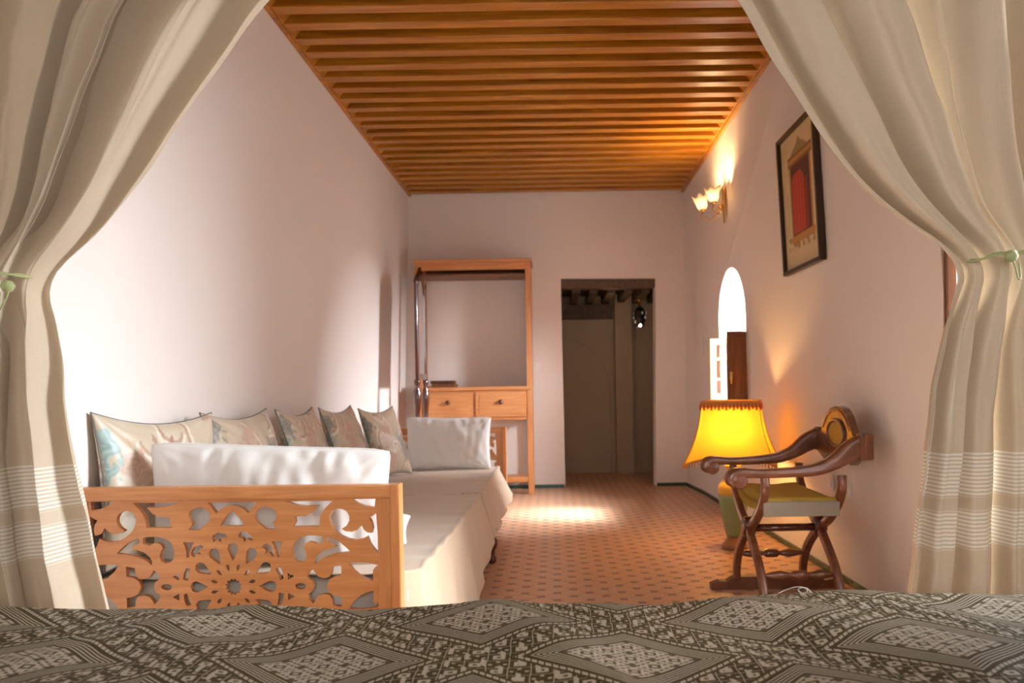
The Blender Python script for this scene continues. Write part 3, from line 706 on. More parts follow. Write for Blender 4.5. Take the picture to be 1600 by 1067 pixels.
def lerp3(a, b, t): return tuple(x+(y-x)*t for x, y in zip(a, b))
def make_paint(seed):
    rnd = random.Random(seed)
    base = (0.52, 0.43, 0.31)
    flowers = []
    def rose(cx, cy, r, ca, cb): flowers.append((cx, cy, r, ca, cb, rnd.uniform(0, 6)))
    br = ((0.20, 0.075, 0.035), (0.46, 0.30, 0.20)); teal = ((0.10, 0.22, 0.22), (0.36, 0.52, 0.50)); tan = ((0.38, 0.22, 0.13), (0.58, 0.44, 0.33)); gr = ((0.10, 0.10, 0.09), (0.30, 0.28, 0.25)); pk = ((0.44, 0.24, 0.16), (0.62, 0.46, 0.36))
    if seed == 0:
        rose(-0.16, -0.30, 0.32, *br); rose(-0.42, -0.48, 0.26, *tan); rose(-0.95, 0.12, 0.22, *teal); rose(-0.92, -0.2, 0.13, *teal); rose(-0.60, -0.15, 0.2, *pk); rose(-0.1, -0.8, 0.2, *tan); rose(-0.7, -0.6, 0.15, *tan); rose(0.62, 0.72, 0.17, *pk)
        rose(0.75, -0.45, 0.16, *gr)
    else:
        rose(-0.35, -0.15, 0.26, *tan); rose(-0.15, 0.15, 0.18, *pk); rose(-0.8, -0.45, 0.2, *br); rose(-0.92, 0.35, 0.2, *gr); rose(-0.97, 0.0, 0.13, *teal)
        rose(0.45, -0.25, 0.22, *gr); rose(0.5, -0.5, 0.26, *gr); rose(0.95, 0.0, 0.16, *gr); rose(-0.3, -0.7, 0.22, *pk)
        rose(0.25, 0.8, 0.14, *pk)
    sh = {0: 0.42, 1: 0.36, 2: 0.30, 3: 0.25, 4: 0.12}[seed]
    flowers = [(a, b+sh, r*1.05, c1, c2, p) for a, b, r, c1, c2, p in flowers]
    stems = []
    for k in range(12):
        x0, y0 = rnd.uniform(-1, 1), rnd.uniform(-0.9, 0.9); stems.append((x0, y0, rnd.uniform(0.2, 0.5), rnd.uniform(0, 6.28), rnd.uniform(1.2, 3.0)))
    leaves = []
    for (cx, cy, r, ca, cb, ph) in flowers:
        for k in range(4):
            a = rnd.uniform(0, 6.28); leaves.append((cx+math.cos(a)*r*1.15, cy+math.sin(a)*r*1.15*1.2, a, r*0.5, lerp3(ca, cb, 0.35)))
    for k in range(6):
        leaves.append((0.45+0.09*(k-2.5), 0.0+0.08*(k % 3), 1.57-0.25*(k-2.5), 0.13, (0.10, 0.11, 0.10)))
    leaves = [(a, b+(sh*0.6 if k >= len(leaves)-6 else 0), c, d, e) for k, (a, b, c, d, e) in enumerate(leaves)]
    def paint(u, v):
        c = base; n0 = noise.noise(Vector((u*2.5+seed, v*2.5, 0))); c = lerp3(c, (0.60, 0.52, 0.42), max(0, n0))
        for (x0, y0, R, ph, ar) in stems:
            dx, dy = u-x0, (v-y0)*0.8; r = math.hypot(dx, dy); a = (math.atan2(dy, dx)-ph) % (2*PI)
            if a < ar and abs(r-R*(0.6+0.4*a/ar)) < 0.022: c = lerp3(c, (0.34, 0.19, 0.13), 0.75)
            if a < ar and abs(r-R*(0.6+0.4*a/ar)-0.05) < 0.022: c = lerp3(c, (0.76, 0.68, 0.58), 0.7)
        for (lx, ly, a, L, lc) in leaves:
            dx, dy = u-lx, (v-ly)*0.8; p = dx*math.cos(a)+dy*math.sin(a); q = -dx*math.sin(a)+dy*math.cos(a)
            if abs(p) < L*0.5 and abs(q) < 0.30*L*0.5*(1-(2*p/L)**2)+0.006: c = lerp3(c, lc, 0.75)
        for (cx, cy, r, ca, cb, ph) in flowers:
            dx, dy = (u-cx), (v-cy)*0.8; rr = math.hypot(dx, dy); th = math.atan2(dy, dx)
            ro = r*(0.80+0.14*math.sin(th*5+ph)+0.10*noise.noise(Vector((u*9, v*9, seed))))
            if rr < ro:
                q = rr/ro
                pet = 0.5+0.5*math.sin(q*13+1.6*math.sin(th*4+ph+q*3))
                nz = 0.5+0.5*noise.noise(Vector((u*14, v*14, 5)))
                cc = lerp3(ca, cb, min(1, max(0, 0.55*pet+0.35*nz+0.25*q-0.05)))
                c = lerp3(c, cc, 0.92 if q < 0.9 else 0.6)
        return c
    return paint
# name, (px,py,D) top-left, top-right corners of the front face
spec = [((112, 645, 2.52), (302, 645, 3.10), 0.06, 'leftmost floral cushion with teal and brown roses beside the carved arm'),
        ((313, 645, 3.16), (415, 638, 3.78), 0.13, 'second floral cushion from the left, tan roses and grey sprigs'),
        ((430, 640, 3.80), (487, 636, 4.34), 0.15, 'third floral cushion from the left, middle of the row'),
        ((498, 637, 4.42), (547, 633, 4.90), 0.16, 'fourth floral cushion from the left along the wall'),
        ((560, 638, 5.02), (613, 634, 5.36), 0.15, 'rightmost floral cushion, beside the far white pillow')]
for k, (tl, tr, out, lab) in enumerate(spec):
    a = P(*tl); b = P(*tr); hgt = 0.50; w = (b-a).length; right = (b-a).normalized()
    z = (a.z+b.z)/2; bot = SEAT+0.012; tilt = out
    face = Vector((right.y, -right.x, 0)).normalized()      # towards the room
    up = Vector((0, 0, z-bot)) - face*tilt
    ctr = (a+b)/2 - up*0.5; ctr.z = (z+bot)/2
    if k == 0: ctr += face*0.07
    cushion('cushion', w*1.02, up.length, 0.15, ctr, right, up, 'floral_brocade', 130 if k < 2 else 90, 96 if k < 2 else 66, k*3.7, make_paint(0 if k == 0 else k), 0.004, 0.10, sag=0.012, label=lab, group='floral cushions along the left wall', piping='dark_piping', pw=0.0035)
# white pillows
a = P(232, 702, 2.60); b = P(606, 713, 2.60)
ctr = (a+b)/2; z1 = ctr.z; bot = SEAT+0.01; h = z1-bot; ctr.z = (z1+bot)/2+0.01; ctr.y = 2.62
rt, r_, u_, n_ = cushion('pillow', (b-a).length, h+0.03, 0.17, ctr, (b-a), (0, -0.10, 1), 'white_cotton', 110, 60, 9.1, None, 0.006, 0.03, sag=-0.004, label='long white pillow leaning on the near carved arm', cat='pillow', group='white pillows on the daybed')
tg = P(447, 708, 2.60)
MB().box((tg.x-0.019, tg.y-0.001, tg.z-0.030), (tg.x+0.019, tg.y+0.001, tg.z+0.010)).build('care_label', 'white_paint', rt)
b2 = P(548, 735, 2.74)
cushion('pillow', 0.42, 0.20, 0.12, (P(500, 770, 2.78).x+0.09, 2.86, SEAT+0.075), (1, 0.1, 0), (0, 0.9, 0.35), 'white_cotton', 60, 40, 4.4, None, 0.005, 0.06, label='small white pillow lying flat behind the long white pillow', cat='pillow', group='white pillows on the daybed')
a = P(634, 655, 5.62); b = P(767, 654, 5.62); ctr = (a+b)/2; ctr.z = (ctr.z+SEAT+0.01)/2+0.003
cushion('pillow', (b-a).length, ctr.z*2-2*SEAT-0.0, 0.16, ctr, (b-a), (0, 0.12, 1), 'white_cotton', 70, 50, 2.2, None, 0.005, 0.05, label='plump white pillow leaning on the far carved arm', cat='pillow', group='white pillows on the daybed')

# ------------------------------------------------------------------ wardrobe frame
WX0, WX1 = -1.335, -0.215; WY0, WY1 = 7.44, 7.84; WT = 2.285
wd = thing('wardrobe_frame', 'open pine wardrobe frame with two drawers standing against the back wall', 'wardrobe', ((WX0+WX1)/2, WY0, 0))
pw_ = 0.05
for xx in (WX0, WX1-pw_):
    for yy in (WY0, WY1-pw_):
        MB().box((xx, yy, 0), (xx+pw_, yy+pw_, WT-0.03), 0.004).build('post', 'pine_v', wd)
MB().box((WX1-0.035, WY0+pw_, 0.72), (WX1-0.02, WY1-pw_, WT-0.03)).build('side_panel', 'pine_v', wd)
MB().box((WX0-0.015, WY0-0.02, WT-0.03), (WX1+0.015, WY1+0.01, WT), 0.006).box((WX0+pw_, WY0+0.005, WT-0.10), (WX1-pw_, WY0+0.035, WT-0.03), 0.003).build('top_rail', 'pine_x', wd)
MB().box((WX0+pw_, WY0+0.03, WT-0.155), (WX1-pw_, WY1-0.03, WT-0.135), 0.002).box((WX0+pw_, WY1-0.05, WT-0.135), (WX1-pw_, WY1-0.03, WT-0.03)).build('inner_cornice', 'shutter_wood', wd)
MB().box((WX0+0.005, WY0-0.01, 1.015), (WX1-0.005, WY1-0.005, 1.05), 0.005).build('shelf_top', 'pine_x', wd)
MB().box((WX0+pw_, WY0+0.012, 0.725), (WX1-pw_, WY1-0.01, 1.015), 0.002).build('drawer_case', 'pine_x', wd)
for a, b in ((WX0+pw_+0.01, -0.790), (-0.765, WX1-pw_-0.01)):
    d = MB().box((a, WY0-0.006, 0.755), (b, WY0+0.012, 0.995), 0.005).build('drawer', 'pine_x', wd)
    MB().box((a+0.035, WY0-0.010, 0.785), (b-0.035, WY0-0.005, 0.965), 0.002).build('drawer_panel', 'pine_x', d)
    MB().lathe([(0.008, 0.012), (0.008, -0.004), (0.02, -0.012), (0.024, -0.022), (0.015, -0.032), (0.0, -0.034)], ((a+b)/2+0.0, WY0-0.008, 0.90), 14, 'Y').build('knob', 'mahogany', d, smooth=True)
MB().box((WX0+pw_, WY0+0.005, 0.12), (WX1-pw_, WY0+0.035, 0.17), 0.003).box((WX0+pw_, WY0+0.035, 0.14), (WX1-pw_, WY1-0.01, 0.155)).build('bottom_shelf', 'pine_x', wd)
# small dark box on the wardrobe shelf
a = P(678, 604, 7.55); b = P(706, 595, 7.55)
bx_ = thing('wooden_box', 'low dark brown wooden box lying on the wardrobe shelf', 'box', (a.x, 7.6, 1.0505))
MB().box((a.x-0.02, 7.52, 1.0505), (b.x+0.03, 7.78, 1.085), 0.004).build('box_body', 'shutter_wood', bx_)
MB().box((a.x-0.03, 7.51, 1.085), (b.x+0.01, 7.79, 1.115), 0.006).build('lid', 'board_wood', bx_)

# ------------------------------------------------------------------ standing mirror with turned posts
MX = -1.18; my0, my1 = 6.62, 7.04
mr = thing('standing_mirror', 'tall narrow mahogany standing mirror with turned posts beside the wardrobe', 'mirror', (MX, (my0+my1)/2, 0), 0.0)
for yy in (my0, my1):
    pf = [(0.018, 0.06), (0.026, 0.10), (0.030, 0.2), (0.020, 0.30), (0.028, 0.34), (0.022, 0.38), (0.032, 0.50), (0.024, 0.64), (0.016, 0.70), (0.030, 0.74), (0.020, 0.78), (0.026, 0.86), (0.034, 0.95), (0.030, 1.02), (0.016, 1.06), (0.026, 1.09), (0.026, 1.11), (0.016, 1.13), (0.016, 1.95), (0.022, 1.97), (0.0, 2.03)]
    MB().lathe(pf, (MX, yy, 0), 16).build('post', 'mahogany', mr, smooth=True)
    ft = catmull([(MX-0.20, yy, 0.02), (MX-0.10, yy, 0.07), (MX, yy, 0.09), (MX+0.10, yy, 0.07), (MX+0.20, yy, 0.02)], 5)
    MB().sweep(ft, rrect(0.035, 0.035)).build('foot', 'mahogany', mr, autos=True)
MB().box((MX-0.014, my0, 0.30), (MX+0.014, my1, 0.35), 0.004).build('stretcher', 'mahogany', mr)
cy = (my0+my1)/2; outl = [(my0+0.015, 1.12), (my1-0.015, 1.12), (my1-0.015, 1.93), (my1-0.07, 2.02), (cy, 2.12), (my0+0.07, 2.02), (my0+0.015, 1.93)]
def ring_frame(outl, w, x0, x1):
    c = Vector((sum(p[0] for p in outl)/len(outl), sum(p[1] for p in outl)/len(outl))); n = len(outl)
    inn = [Vector(p)+(c-Vector(p)).normalized()*w for p in outl]; vs = []
    for x in (x0, x1): vs += [(x, p[0], p[1]) for p in outl]+[(x, p.x, p.y) for p in inn]
    fs = []
    for i in range(n):
        j = (i+1) % n; fs += [(i, j, n+j, n+i), (2*n+i, 3*n+i, 3*n+j, 2*n+j), (i, 2*n+i, 2*n+j, j), (n+i, n+j, 3*n+j, 3*n+i)]
    return MB().add(vs, fs), inn
fr_, inn = ring_frame(outl, 0.055, MX-0.014, MX+0.014); fr_.build('mirror_frame', 'mahogany', mr)
gm_ = MB(); n = len(inn); gm_.add([(MX+0.006, p.x, p.y) for p in inn]+[(MX-0.006, p.x, p.y) for p in inn], [tuple(range(n)), tuple(range(n, 2*n))[::-1]]+[(i, (i+1) % n, n+(i+1) % n, n+i) for i in range(n)])
gm_.build('mirror_glass', 'silver', mr)

# ------------------------------------------------------------------ picture
py0, py1, pz0, pz1 = 3.965, 4.585, 1.675, 2.475
xb, xt = right_x(4.27, pz0), right_x(4.27, pz1)
lean = math.atan2(xt-xb, pz1-pz0); yaw = math.atan2(right_x(py1, 2)-right_x(py0, 2), py1-py0)
pic = thing('framed_picture', 'black framed painting of a red door hanging on the right wall', 'picture', ((xb+xt)/2-0.004, (py0+py1)/2, (pz0+pz1)/2))
pic.rotation_euler = (0, lean, -yaw)
PWd, PHt = py1-py0, pz1-pz0; fw = 0.022
def pb(a, b, nm, mat, bev=0.002, par=pic): return MB().box(a, b, bev).build(nm, mat, par, conv=False)
pb((-0.034, -PWd/2, -PHt/2), (0, -PWd/2+fw, PHt/2), 'frame_side', 'frame_black'); pb((-0.034, PWd/2-fw, -PHt/2), (0, PWd/2, PHt/2), 'frame_side', 'frame_black')
pb((-0.034, -PWd/2+fw, -PHt/2), (0, PWd/2-fw, -PHt/2+fw), 'frame_rail', 'frame_black'); pb((-0.034, -PWd/2+fw, PHt/2-fw), (0, PWd/2-fw, PHt/2), 'frame_rail', 'frame_black')
# print seen from the room: +Y (far) is the picture's left
def art(u, v):    # u 0..1 left to right as seen, v 0..1 bottom to top
    c = (0.62, 0.46, 0.24); n = noise.noise(Vector((u*5, v*7, 0))); c = lerp3(c, (0.72, 0.58, 0.34), 0.5+0.5*n)
    if v < 0.12: c = lerp3(c, (0.70, 0.55, 0.30), 0.8)
    if 0.14 < v < 0.24 and 0.1 < u < 0.92 and noise.noise(Vector((u*14, v*20, 3))) > 0.0: c = (0.36, 0.24, 0.10)
    if 0.22 < u < 0.84 and 0.185 < v < 0.80: c = (0.42, 0.20, 0.06)
    if 0.26 < u < 0.80 and 0.235 < v < 0.76: c = (0.10, 0.022, 0.018)
    if 0.285 < u < 0.62 and 0.25 < v < 0.64 or (math.hypot((u-0.45)/0.165, (v-0.64)/0.06) < 1): c = lerp3((0.55, 0.055, 0.02), (0.40, 0.03, 0.015), 0.5+0.5*math.sin(u*70))
    if 0.62 < u < 0.72 and 0.25 < v < 0.62: c = (0.25, 0.02, 0.015)
    if 0.20 < u < 0.88 and 0.19 < v < 0.24: c = (0.50, 0.25, 0.05)
    if 0.19 < u < 0.88 and 0.765 < v < 0.835: c = (0.46, 0.24, 0.06) if 0.785 < v < 0.82 else (0.22, 0.10, 0.03)
    w = interp(v, [0.835, 0.87, 0.90, 0.945], [0.26, 0.17, 0.07, 0.0])
    if v >= 0.835 and abs(u-0.53) < w: c = (0.30, 0.22, 0.08)
    if abs(u-0.14) < 0.01 and 0.25 < v < 0.6: c = (0.45, 0.33, 0.16)
    return c
nu_, nv_ = 70, 90; vs = []; cl = []
for j in range(nv_+1):
    for i in range(nu_+1):
        u, v = i/nu_, j/nv_; vs.append((-0.012, PWd/2-fw-(PWd-2*fw)*u, -PHt/2+fw+(PHt-2*fw)*v)); cl.append((*art(u, v), 1))
me = bpy.data.meshes.new('print'); me.from_pydata(vs, [], [(j*(nu_+1)+i, j*(nu_+1)+i+1, (j+1)*(nu_+1)+i+1, (j+1)*(nu_+1)+i) for j in range(nv_) for i in range(nu_)])
at = me.color_attributes.new('print', 'FLOAT_COLOR', 'POINT'); at.data.foreach_set('color', np.array(cl, dtype=np.float32).ravel())
link('print', me, 'art_print', pic, conv=False)

# ------------------------------------------------------------------ wall sconce
sy = 6.08; sz = P(1130, 320, sy).z; sxw = right_x(sy, sz)
sco = thing('wall_sconce', 'brass wall sconce with two glowing tulip glass shades on the right wall', 'wall lamp', (sxw, sy, sz))
bp_ = catmull([(sxw-0.008, sy, sz-0.145), (sxw-0.010, sy, sz-0.08), (sxw-0.014, sy, sz), (sxw-0.010, sy, sz+0.09), (sxw-0.012, sy, sz+0.15)], 6)
MB().sweep(bp_, rrect(0.07, 0.012), scales=[(interp(i, [0, 6, 12, 18, 24], [0.2, 0.7, 1.3, 0.7, 0.2]), 1) for i in range(25)]).build('backplate', 'brass', sco, autos=True)
MB().lathe([(0.0, 0), (0.022, -0.005), (0.026, -0.02), (0.014, -0.04), (0, -0.045)], (sxw-0.014, sy, sz-0.02), 14, 'X').build('boss', 'brass', sco, smooth=True)
def tulip(c, tilt, k):
    prof = [(0.016, 0), (0.030, 0.012), (0.042, 0.035), (0.046, 0.06), (0.052, 0.085), (0.068, 0.108)]
    nseg = 40; vs = []
    for i, (r, z) in enumerate(prof):
        for j in range(nseg):
            th = 2*PI*j/nseg; f = i/(len(prof)-1); rr = r*(1+0.14*f*f*math.sin(th*6)); zz = z+0.014*f*f*math.sin(th*6+0.5)
            vs.append(Vector((rr*math.cos(th), rr*math.sin(th), zz)))
    mt = Matrix.Translation(c) @ Matrix.Rotation(tilt[0], 4, 'X') @ Matrix.Rotation(tilt[1], 4, 'Y')
    fs = [(i*nseg+j, i*nseg+(j+1) % nseg, (i+1)*nseg+(j+1) % nseg, (i+1)*nseg+j) for i in range(len(prof)-1) for j in range(nseg)]
    m = MB().add([mt @ v for v in vs], fs); o = m.build('glass_shade', 'tulip_glass', sco, smooth=True)
    md = o.modifiers.new('s', 'SOLIDIFY'); md.thickness = 0.003
    MB().lathe([(0.0, -0.012), (0.016, -0.010), (0.026, -0.002), (0.028, 0.006), (0.014, 0.01), (0.012, 0.03), (0.0, 0.032)], c, 14).build('cup', 'brass', sco, smooth=True)
    q = mt @ Vector((0, 0, 0.055)); MB().lathe([(0, -0.02), (0.006, -0.018), (0.010, 0), (0.007, 0.014), (0, 0.022)], q, 12).build('bulb', 'bulb_warm', sco, smooth=True)
    l = lamp('sconce_light', 'POINT', mt @ Vector((0, 0, 0.055)), 26.0, (1.0, 0.66, 0.33), shadow_soft_size=0.028)
    l.parent = sco; l.matrix_parent_inverse = Matrix.Translation(-Vector(sco.location))
for k, (dy, dx, tl_) in enumerate(((-0.13, -0.115, (0.12, -0.12)), (0.13, -0.15, (-0.12, -0.15)))):
    end = Vector((sxw+dx, sy+dy, sz-0.02))
    pth = catmull([(sxw-0.04, sy, sz-0.02), (sxw-0.06, sy+dy*0.35, sz-0.075), (sxw+dx*0.75, sy+dy*0.8, sz-0.10), (end.x-0.012, end.y, sz-0.065), (end.x, end.y, end.z-0.005)], 7)
    MB().tube(pth, 0.005, 8).build('arm', 'brass', sco, smooth=True)
    tulip(end+Vector((0, 0, 0.008)), tl_, k)

# ------------------------------------------------------------------ lamp on the floor
LD = 4.86; lb_ = P(1141, 857, LD); lx = lb_.x+0.025
lm = thing('table_lamp', 'lit lamp with flared amber shade on a green and gold vase base', 'lamp', (lx, LD, 0), -0.29)
lm_c = Vector((lx, LD, 0))
def LV(x, y, z): return (x, y, z)
foot = MB().lathe([(0.0, 0), (0.075, 0.0), (0.080, 0.01), (0.070, 0.03), (0.050, 0.055), (0.042, 0.075), (0.0, 0.076)], (0, 0, 0), 28).build('foot', 'vase_foot', lm, smooth=True, conv=False)
MB().lathe([(0.0, 0.075), (0.045, 0.075), (0.052, 0.10), (0.068, 0.17), (0.084, 0.25), (0.094, 0.32), (0.096, 0.345), (0.0, 0.345)], (0, 0, 0), 32).build('vase_body', 'vase_green', lm, smooth=True, conv=False)
MB().lathe([(0.0, 0.344), (0.0965, 0.344), (0.098, 0.37), (0.092, 0.40), (0.068, 0.425), (0.035, 0.44), (0.026, 0.46), (0.028, 0.49), (0.045, 0.51), (0.055, 0.522), (0.045, 0.532), (0.0, 0.533)], (0, 0, 0), 32).build('vase_neck', 'vase_gold', lm, smooth=True, conv=False)
MB().tube([(0, 0, 0.53), (0, 0, 0.70)], 0.007, 8).build('stem', 'brass', lm, conv=False)
MB().lathe([(0, 0.70), (0.012, 0.705), (0.018, 0.73), (0.015, 0.75), (0.0, 0.76)], (0, 0, 0), 14).build('bulb', 'bulb_lamp', lm, smooth=True, conv=False)
pl_ = lamp('lamp_light', 'POINT', lm_c+Vector((0, 0, 0.73)), 17, (1.0, 0.56, 0.17), shadow_soft_size=0.045)
pl_.parent = lm; pl_.matrix_parent_inverse = wm(lm).inverted()
zt_, zb_ = 0.93, 0.575; ht, hb = 0.172, 0.268
prof = [(q, zt_+(zb_-zt_)*q, ht+(hb-ht)*(0.25*q+0.75*q**2.6)) for q in np.linspace(0, 1, 14)]
ns = 16
def ringpt(hw_, z, k, q):
    """point k of the square cross section (4*ns points), corners drop and flare with q"""
    side = k//ns; f = (k % ns)/ns*2-1
    rot_ = side*PI/2; cf = abs(f)**3
    x = hw_*f*(1+0.04*q*cf); y = -hw_*(1-0.035*(1-f*f)+0.0*q)
    z2 = z-0.030*cf*q**3+0.020*(1-f*f)*q**3
    return Vector((x*math.cos(rot_)-y*math.sin(rot_), x*math.sin(rot_)+y*math.cos(rot_), z2))
vs = []
for q, z, hw_ in prof: vs += [ringpt(hw_, z, k, q) for k in range(4*ns)]
nn_ = 4*ns
shd = MB().add(vs, [(i*nn_+j, i*nn_+(j+1) % nn_, (i+1)*nn_+(j+1) % nn_, (i+1)*nn_+j) for i in range(len(prof)-1) for j in range(nn_)]).build('lamp_shade', 'shade_silk', lm, smooth=True, conv=False)
def edge_loop(q, z, hw_, nm, mat, r): MB().tube([ringpt(hw_*1.004, z, k, q) for k in range(nn_)]+[ringpt(hw_*1.004, z, 0, q)], r, 6, False).build(nm, mat, shd, smooth=True, conv=False)
edge_loop(0, zt_, ht, 'top_trim', 'shade_trim', 0.008); edge_loop(1, zb_, hb, 'bottom_trim', 'shade_trim', 0.008)
m = MB()   # band and little tassels under the top edge
for k in range(nn_):
    p = ringpt(ht*1.02, zt_-0.01, k, 0); q_ = ringpt(ht*1.05, zt_-0.045-0.008*(k % 2), k, 0); m.tube([p, q_], 0.007, 5)
m.build('top_fringe', 'fringe_red', shd, conv=False)['kind'] = 'stuff'
m = MB().add([ringpt(ht*1.03, zt_+0.006, k, 0) for k in range(nn_)]+[ringpt(ht*1.05, zt_-0.035, k, 0) for k in range(nn_)], [(j, (j+1) % nn_, nn_+(j+1) % nn_, nn_+j) for j in range(nn_)]).build('top_band', 'shade_trim', shd, smooth=True, conv=False)
m = MB()
for k in range(nn_):
    for e in (0, 0.5):
        p = ringpt(hb*1.005, zb_, k, 1).lerp(ringpt(hb*1.005, zb_, (k+1) % nn_, 1), e); m.tube([p, p+Vector((0, 0, -0.028))], 0.004, 4)
m.build('bottom_fringe', 'shade_trim', shd, conv=False)['kind'] = 'stuff'
for sd in range(4): MB().tube([ringpt(hw_*1.003, z, sd*ns, q) for q, z, hw_ in prof], 0.0035, 6).build('rib', 'shade_trim', shd, conv=False)

# ------------------------------------------------------------------ armchair with crossed legs
Yn, Yf = 3.34, 3.90; Yc = (Yn+Yf)/2; Xf, Xr = 0.905, 1.24
ch = thing('armchair', 'carved dark walnut armchair with crossed curved legs and olive seat', 'chair', ((Xf+Xr)/2, Yc, 0))
sec = rrect(0.034, 0.040, 0.25)
zx = 0.365
def xleg(x, y0, y1):
    """curved leg: foot at y0, through the crossing, up to the arm at y1"""
    h0 = y0-Yc; h1 = y1-Yc
    pts = catmull([(x, Yc+h0*0.98, 0.045), (x, Yc+h0*0.93, 0.13), (x, Yc+h0*0.72, 0.22), (x, Yc+h0*0.32, 0.31), (x, Yc, zx), (x, Yc+h1*0.42, 0.42), (x, Yc+h1*0.80, 0.50), (x, Yc+h1*1.0, 0.575), (x, Yc+h1*1.0, 0.635)], 6)
    return MB().sweep(pts, sec, up=(1, 0, 0), scales=[(1, 1.0+0.35*math.exp(-((p.z-0.12)/0.1)**2)*0.4) for p in pts])
for x in (Xf, Xr):
    xleg(x-0.004, Yn, Yf).build('crossed_leg', 'walnut', ch, autos=True); xleg(x+0.004, Yf, Yn).build('crossed_leg', 'walnut', ch, autos=True)
    m = MB().lathe([(0.0, -0.030), (0.028, -0.028), (0.036, -0.02), (0.036, 0.02), (0.028, 0.028), (0, 0.03)], (x, Yc, zx), 20, 'X'); m.v = [(a, b, zx+(c-zx)*1.35) for a, b, c in m.v]
    m.build('rosette', 'mahogany', ch, autos=True)
MB().tube([(Xf, Yc, zx-0.005), (Xr, Yc, zx-0.005)], 0.018, 10).build('centre_rail', 'mahogany', ch, smooth=True)
for yy in (Yn, Yf):    # sled feet
    pr = [(-0.10, 0.0), (0.66-0.10, 0.0), (0.56, 0.03), (0.53, 0.045), (0.49, 0.042), (0.44, 0.065), (0.02, 0.065), (-0.02, 0.042), (-0.06, 0.045), (-0.10, 0.03)]
    pr = [(Xf-0.03+a*0.98+0.0, b) for a, b in pr]; k = len(pr)
    MB().add([(a, yy-0.024, b) for a, b in pr]+[(a, yy+0.024, b) for a, b in pr], [tuple(range(k))[::-1], tuple(range(k, 2*k))]+[(i, (i+1) % k, k+(i+1) % k, k+i) for i in range(k)]).build('sled_foot', 'walnut', ch)
    s_ = 1 if yy > Yc else -1; ys_ = Yc+(yy-Yc)*0.80; L = Xr-Xf
    tp = [(0.011, 0), (0.011, 0.06), (0.018, 0.12), (0.026, 0.24), (0.016, 0.34), (0.012, 0.38), (0.024, 0.42), (0.026, 0.5), (0.024, 0.58), (0.012, 0.62), (0.016, 0.66), (0.026, 0.76), (0.018, 0.88), (0.011, 0.94), (0.011, 1)]
    MB().lathe([(r*0.85, q*L) for r, q in tp], (Xf, ys_, 0.19), 12, 'X').build('turned_stretcher', 'walnut', ch, smooth=True)
# arms
def armrest(yy, sgn):
    base = [(0.775, 0.600), (0.762, 0.622), (0.775, 0.645), (0.815, 0.652), (0.90, 0.648), (1.03, 0.652), (1.13, 0.662), (1.21, 0.692), (1.275, 0.735), (1.335, 0.762)]
    pts = catmull([(a, yy+sgn*0.0, b) for a, b in base], 6); n = len(pts)
    sc_ = [(interp(i/n, [0, 0.1, 0.3, 0.5, 0.75, 1], [1.0, 1.25, 1.15, 1.0, 0.9, 0.9]), interp(i/n, [0, 0.12, 0.25, 0.4, 0.55, 0.75, 0.88, 1], [0.7, 1.2, 1.1, 0.8, 0.9, 1.3, 1.9, 2.1])) for i in range(n)]
    o = MB().sweep(pts, rrect(0.058, 0.048, 0.35), up=(0, 1, 0), scales=sc_).build('armrest', 'walnut', ch, autos=True)
    MB().lathe([(0, -0.034), (0.030, -0.032), (0.036, -0.02), (0.036, 0.02), (0.030, 0.032), (0, 0.034)], (0.795, yy, 0.618), 20, 'Y').build('scroll', 'walnut', o, autos=True)
armrest(Yn, -1); armrest(Yf, 1)
# crest with dome and medallion
pr = []
hwY = (Yf-Yn)/2+0.03
top = [(-1.0, 0.80), (-0.86, 0.815), (-0.80, 0.795), (-0.66, 0.80), (-0.56, 0.835), (-0.42, 0.885), (-0.22, 0.918), (0, 0.928)]
top = top+[(-a, b) for a, b in top[-2::-1]]
bot_ = [(1.0, 0.70), (0.8, 0.70), (0.55, 0.665), (0.3, 0.70), (0.0, 0.685), (-0.3, 0.70), (-0.55, 0.665), (-0.8, 0.70), (-1.0, 0.70)]
poly = [(Yc+a*hwY, b) for a, b in top+bot_]
def crest_x(y): return 1.345-0.02*(abs(y-Yc)/hwY)**2*0.6
k = len(poly)
m = MB().add([(crest_x(a)-0.018, a, b) for a, b in poly]+[(crest_x(a)+0.018, a, b) for a, b in poly], [tuple(range(k))[::-1], tuple(range(k, 2*k))]+[(i, (i+1) % k, k+(i+1) % k, k+i) for i in range(k)])
cr = m.build('crest', 'walnut', ch)
m = MB(); ov = [(Yc+0.105*math.cos(a), 0.80+0.062*math.sin(a)) for a in np.linspace(0, 2*PI, 33)]
m.tube([(1.324, a, b) for a, b in ov], 0.010, 8, False).build('medallion_rim', 'walnut', cr, smooth=True)
vs = [(1.318, Yc, 0.80)]+[(1.324, a, b) for a, b in ov[:-1]]; MB().add(vs, [(0, i, i % 32+1) for i in range(1, 33)]).build('medallion', 'medallion_gold', cr, smooth=True)
arc = [(1.326, Yc+a*hwY*0.97, b-0.016) for a, b in top[4:-4]]
MB().tube(arc, 0.006, 6).build('crest_moulding', 'walnut', cr, smooth=True)
for yy in (Yn, Yf): MB().box((1.335, yy-0.032, 0.70), (1.375, yy+0.032, 0.815), 0.008).build('back_post', 'walnut', ch)
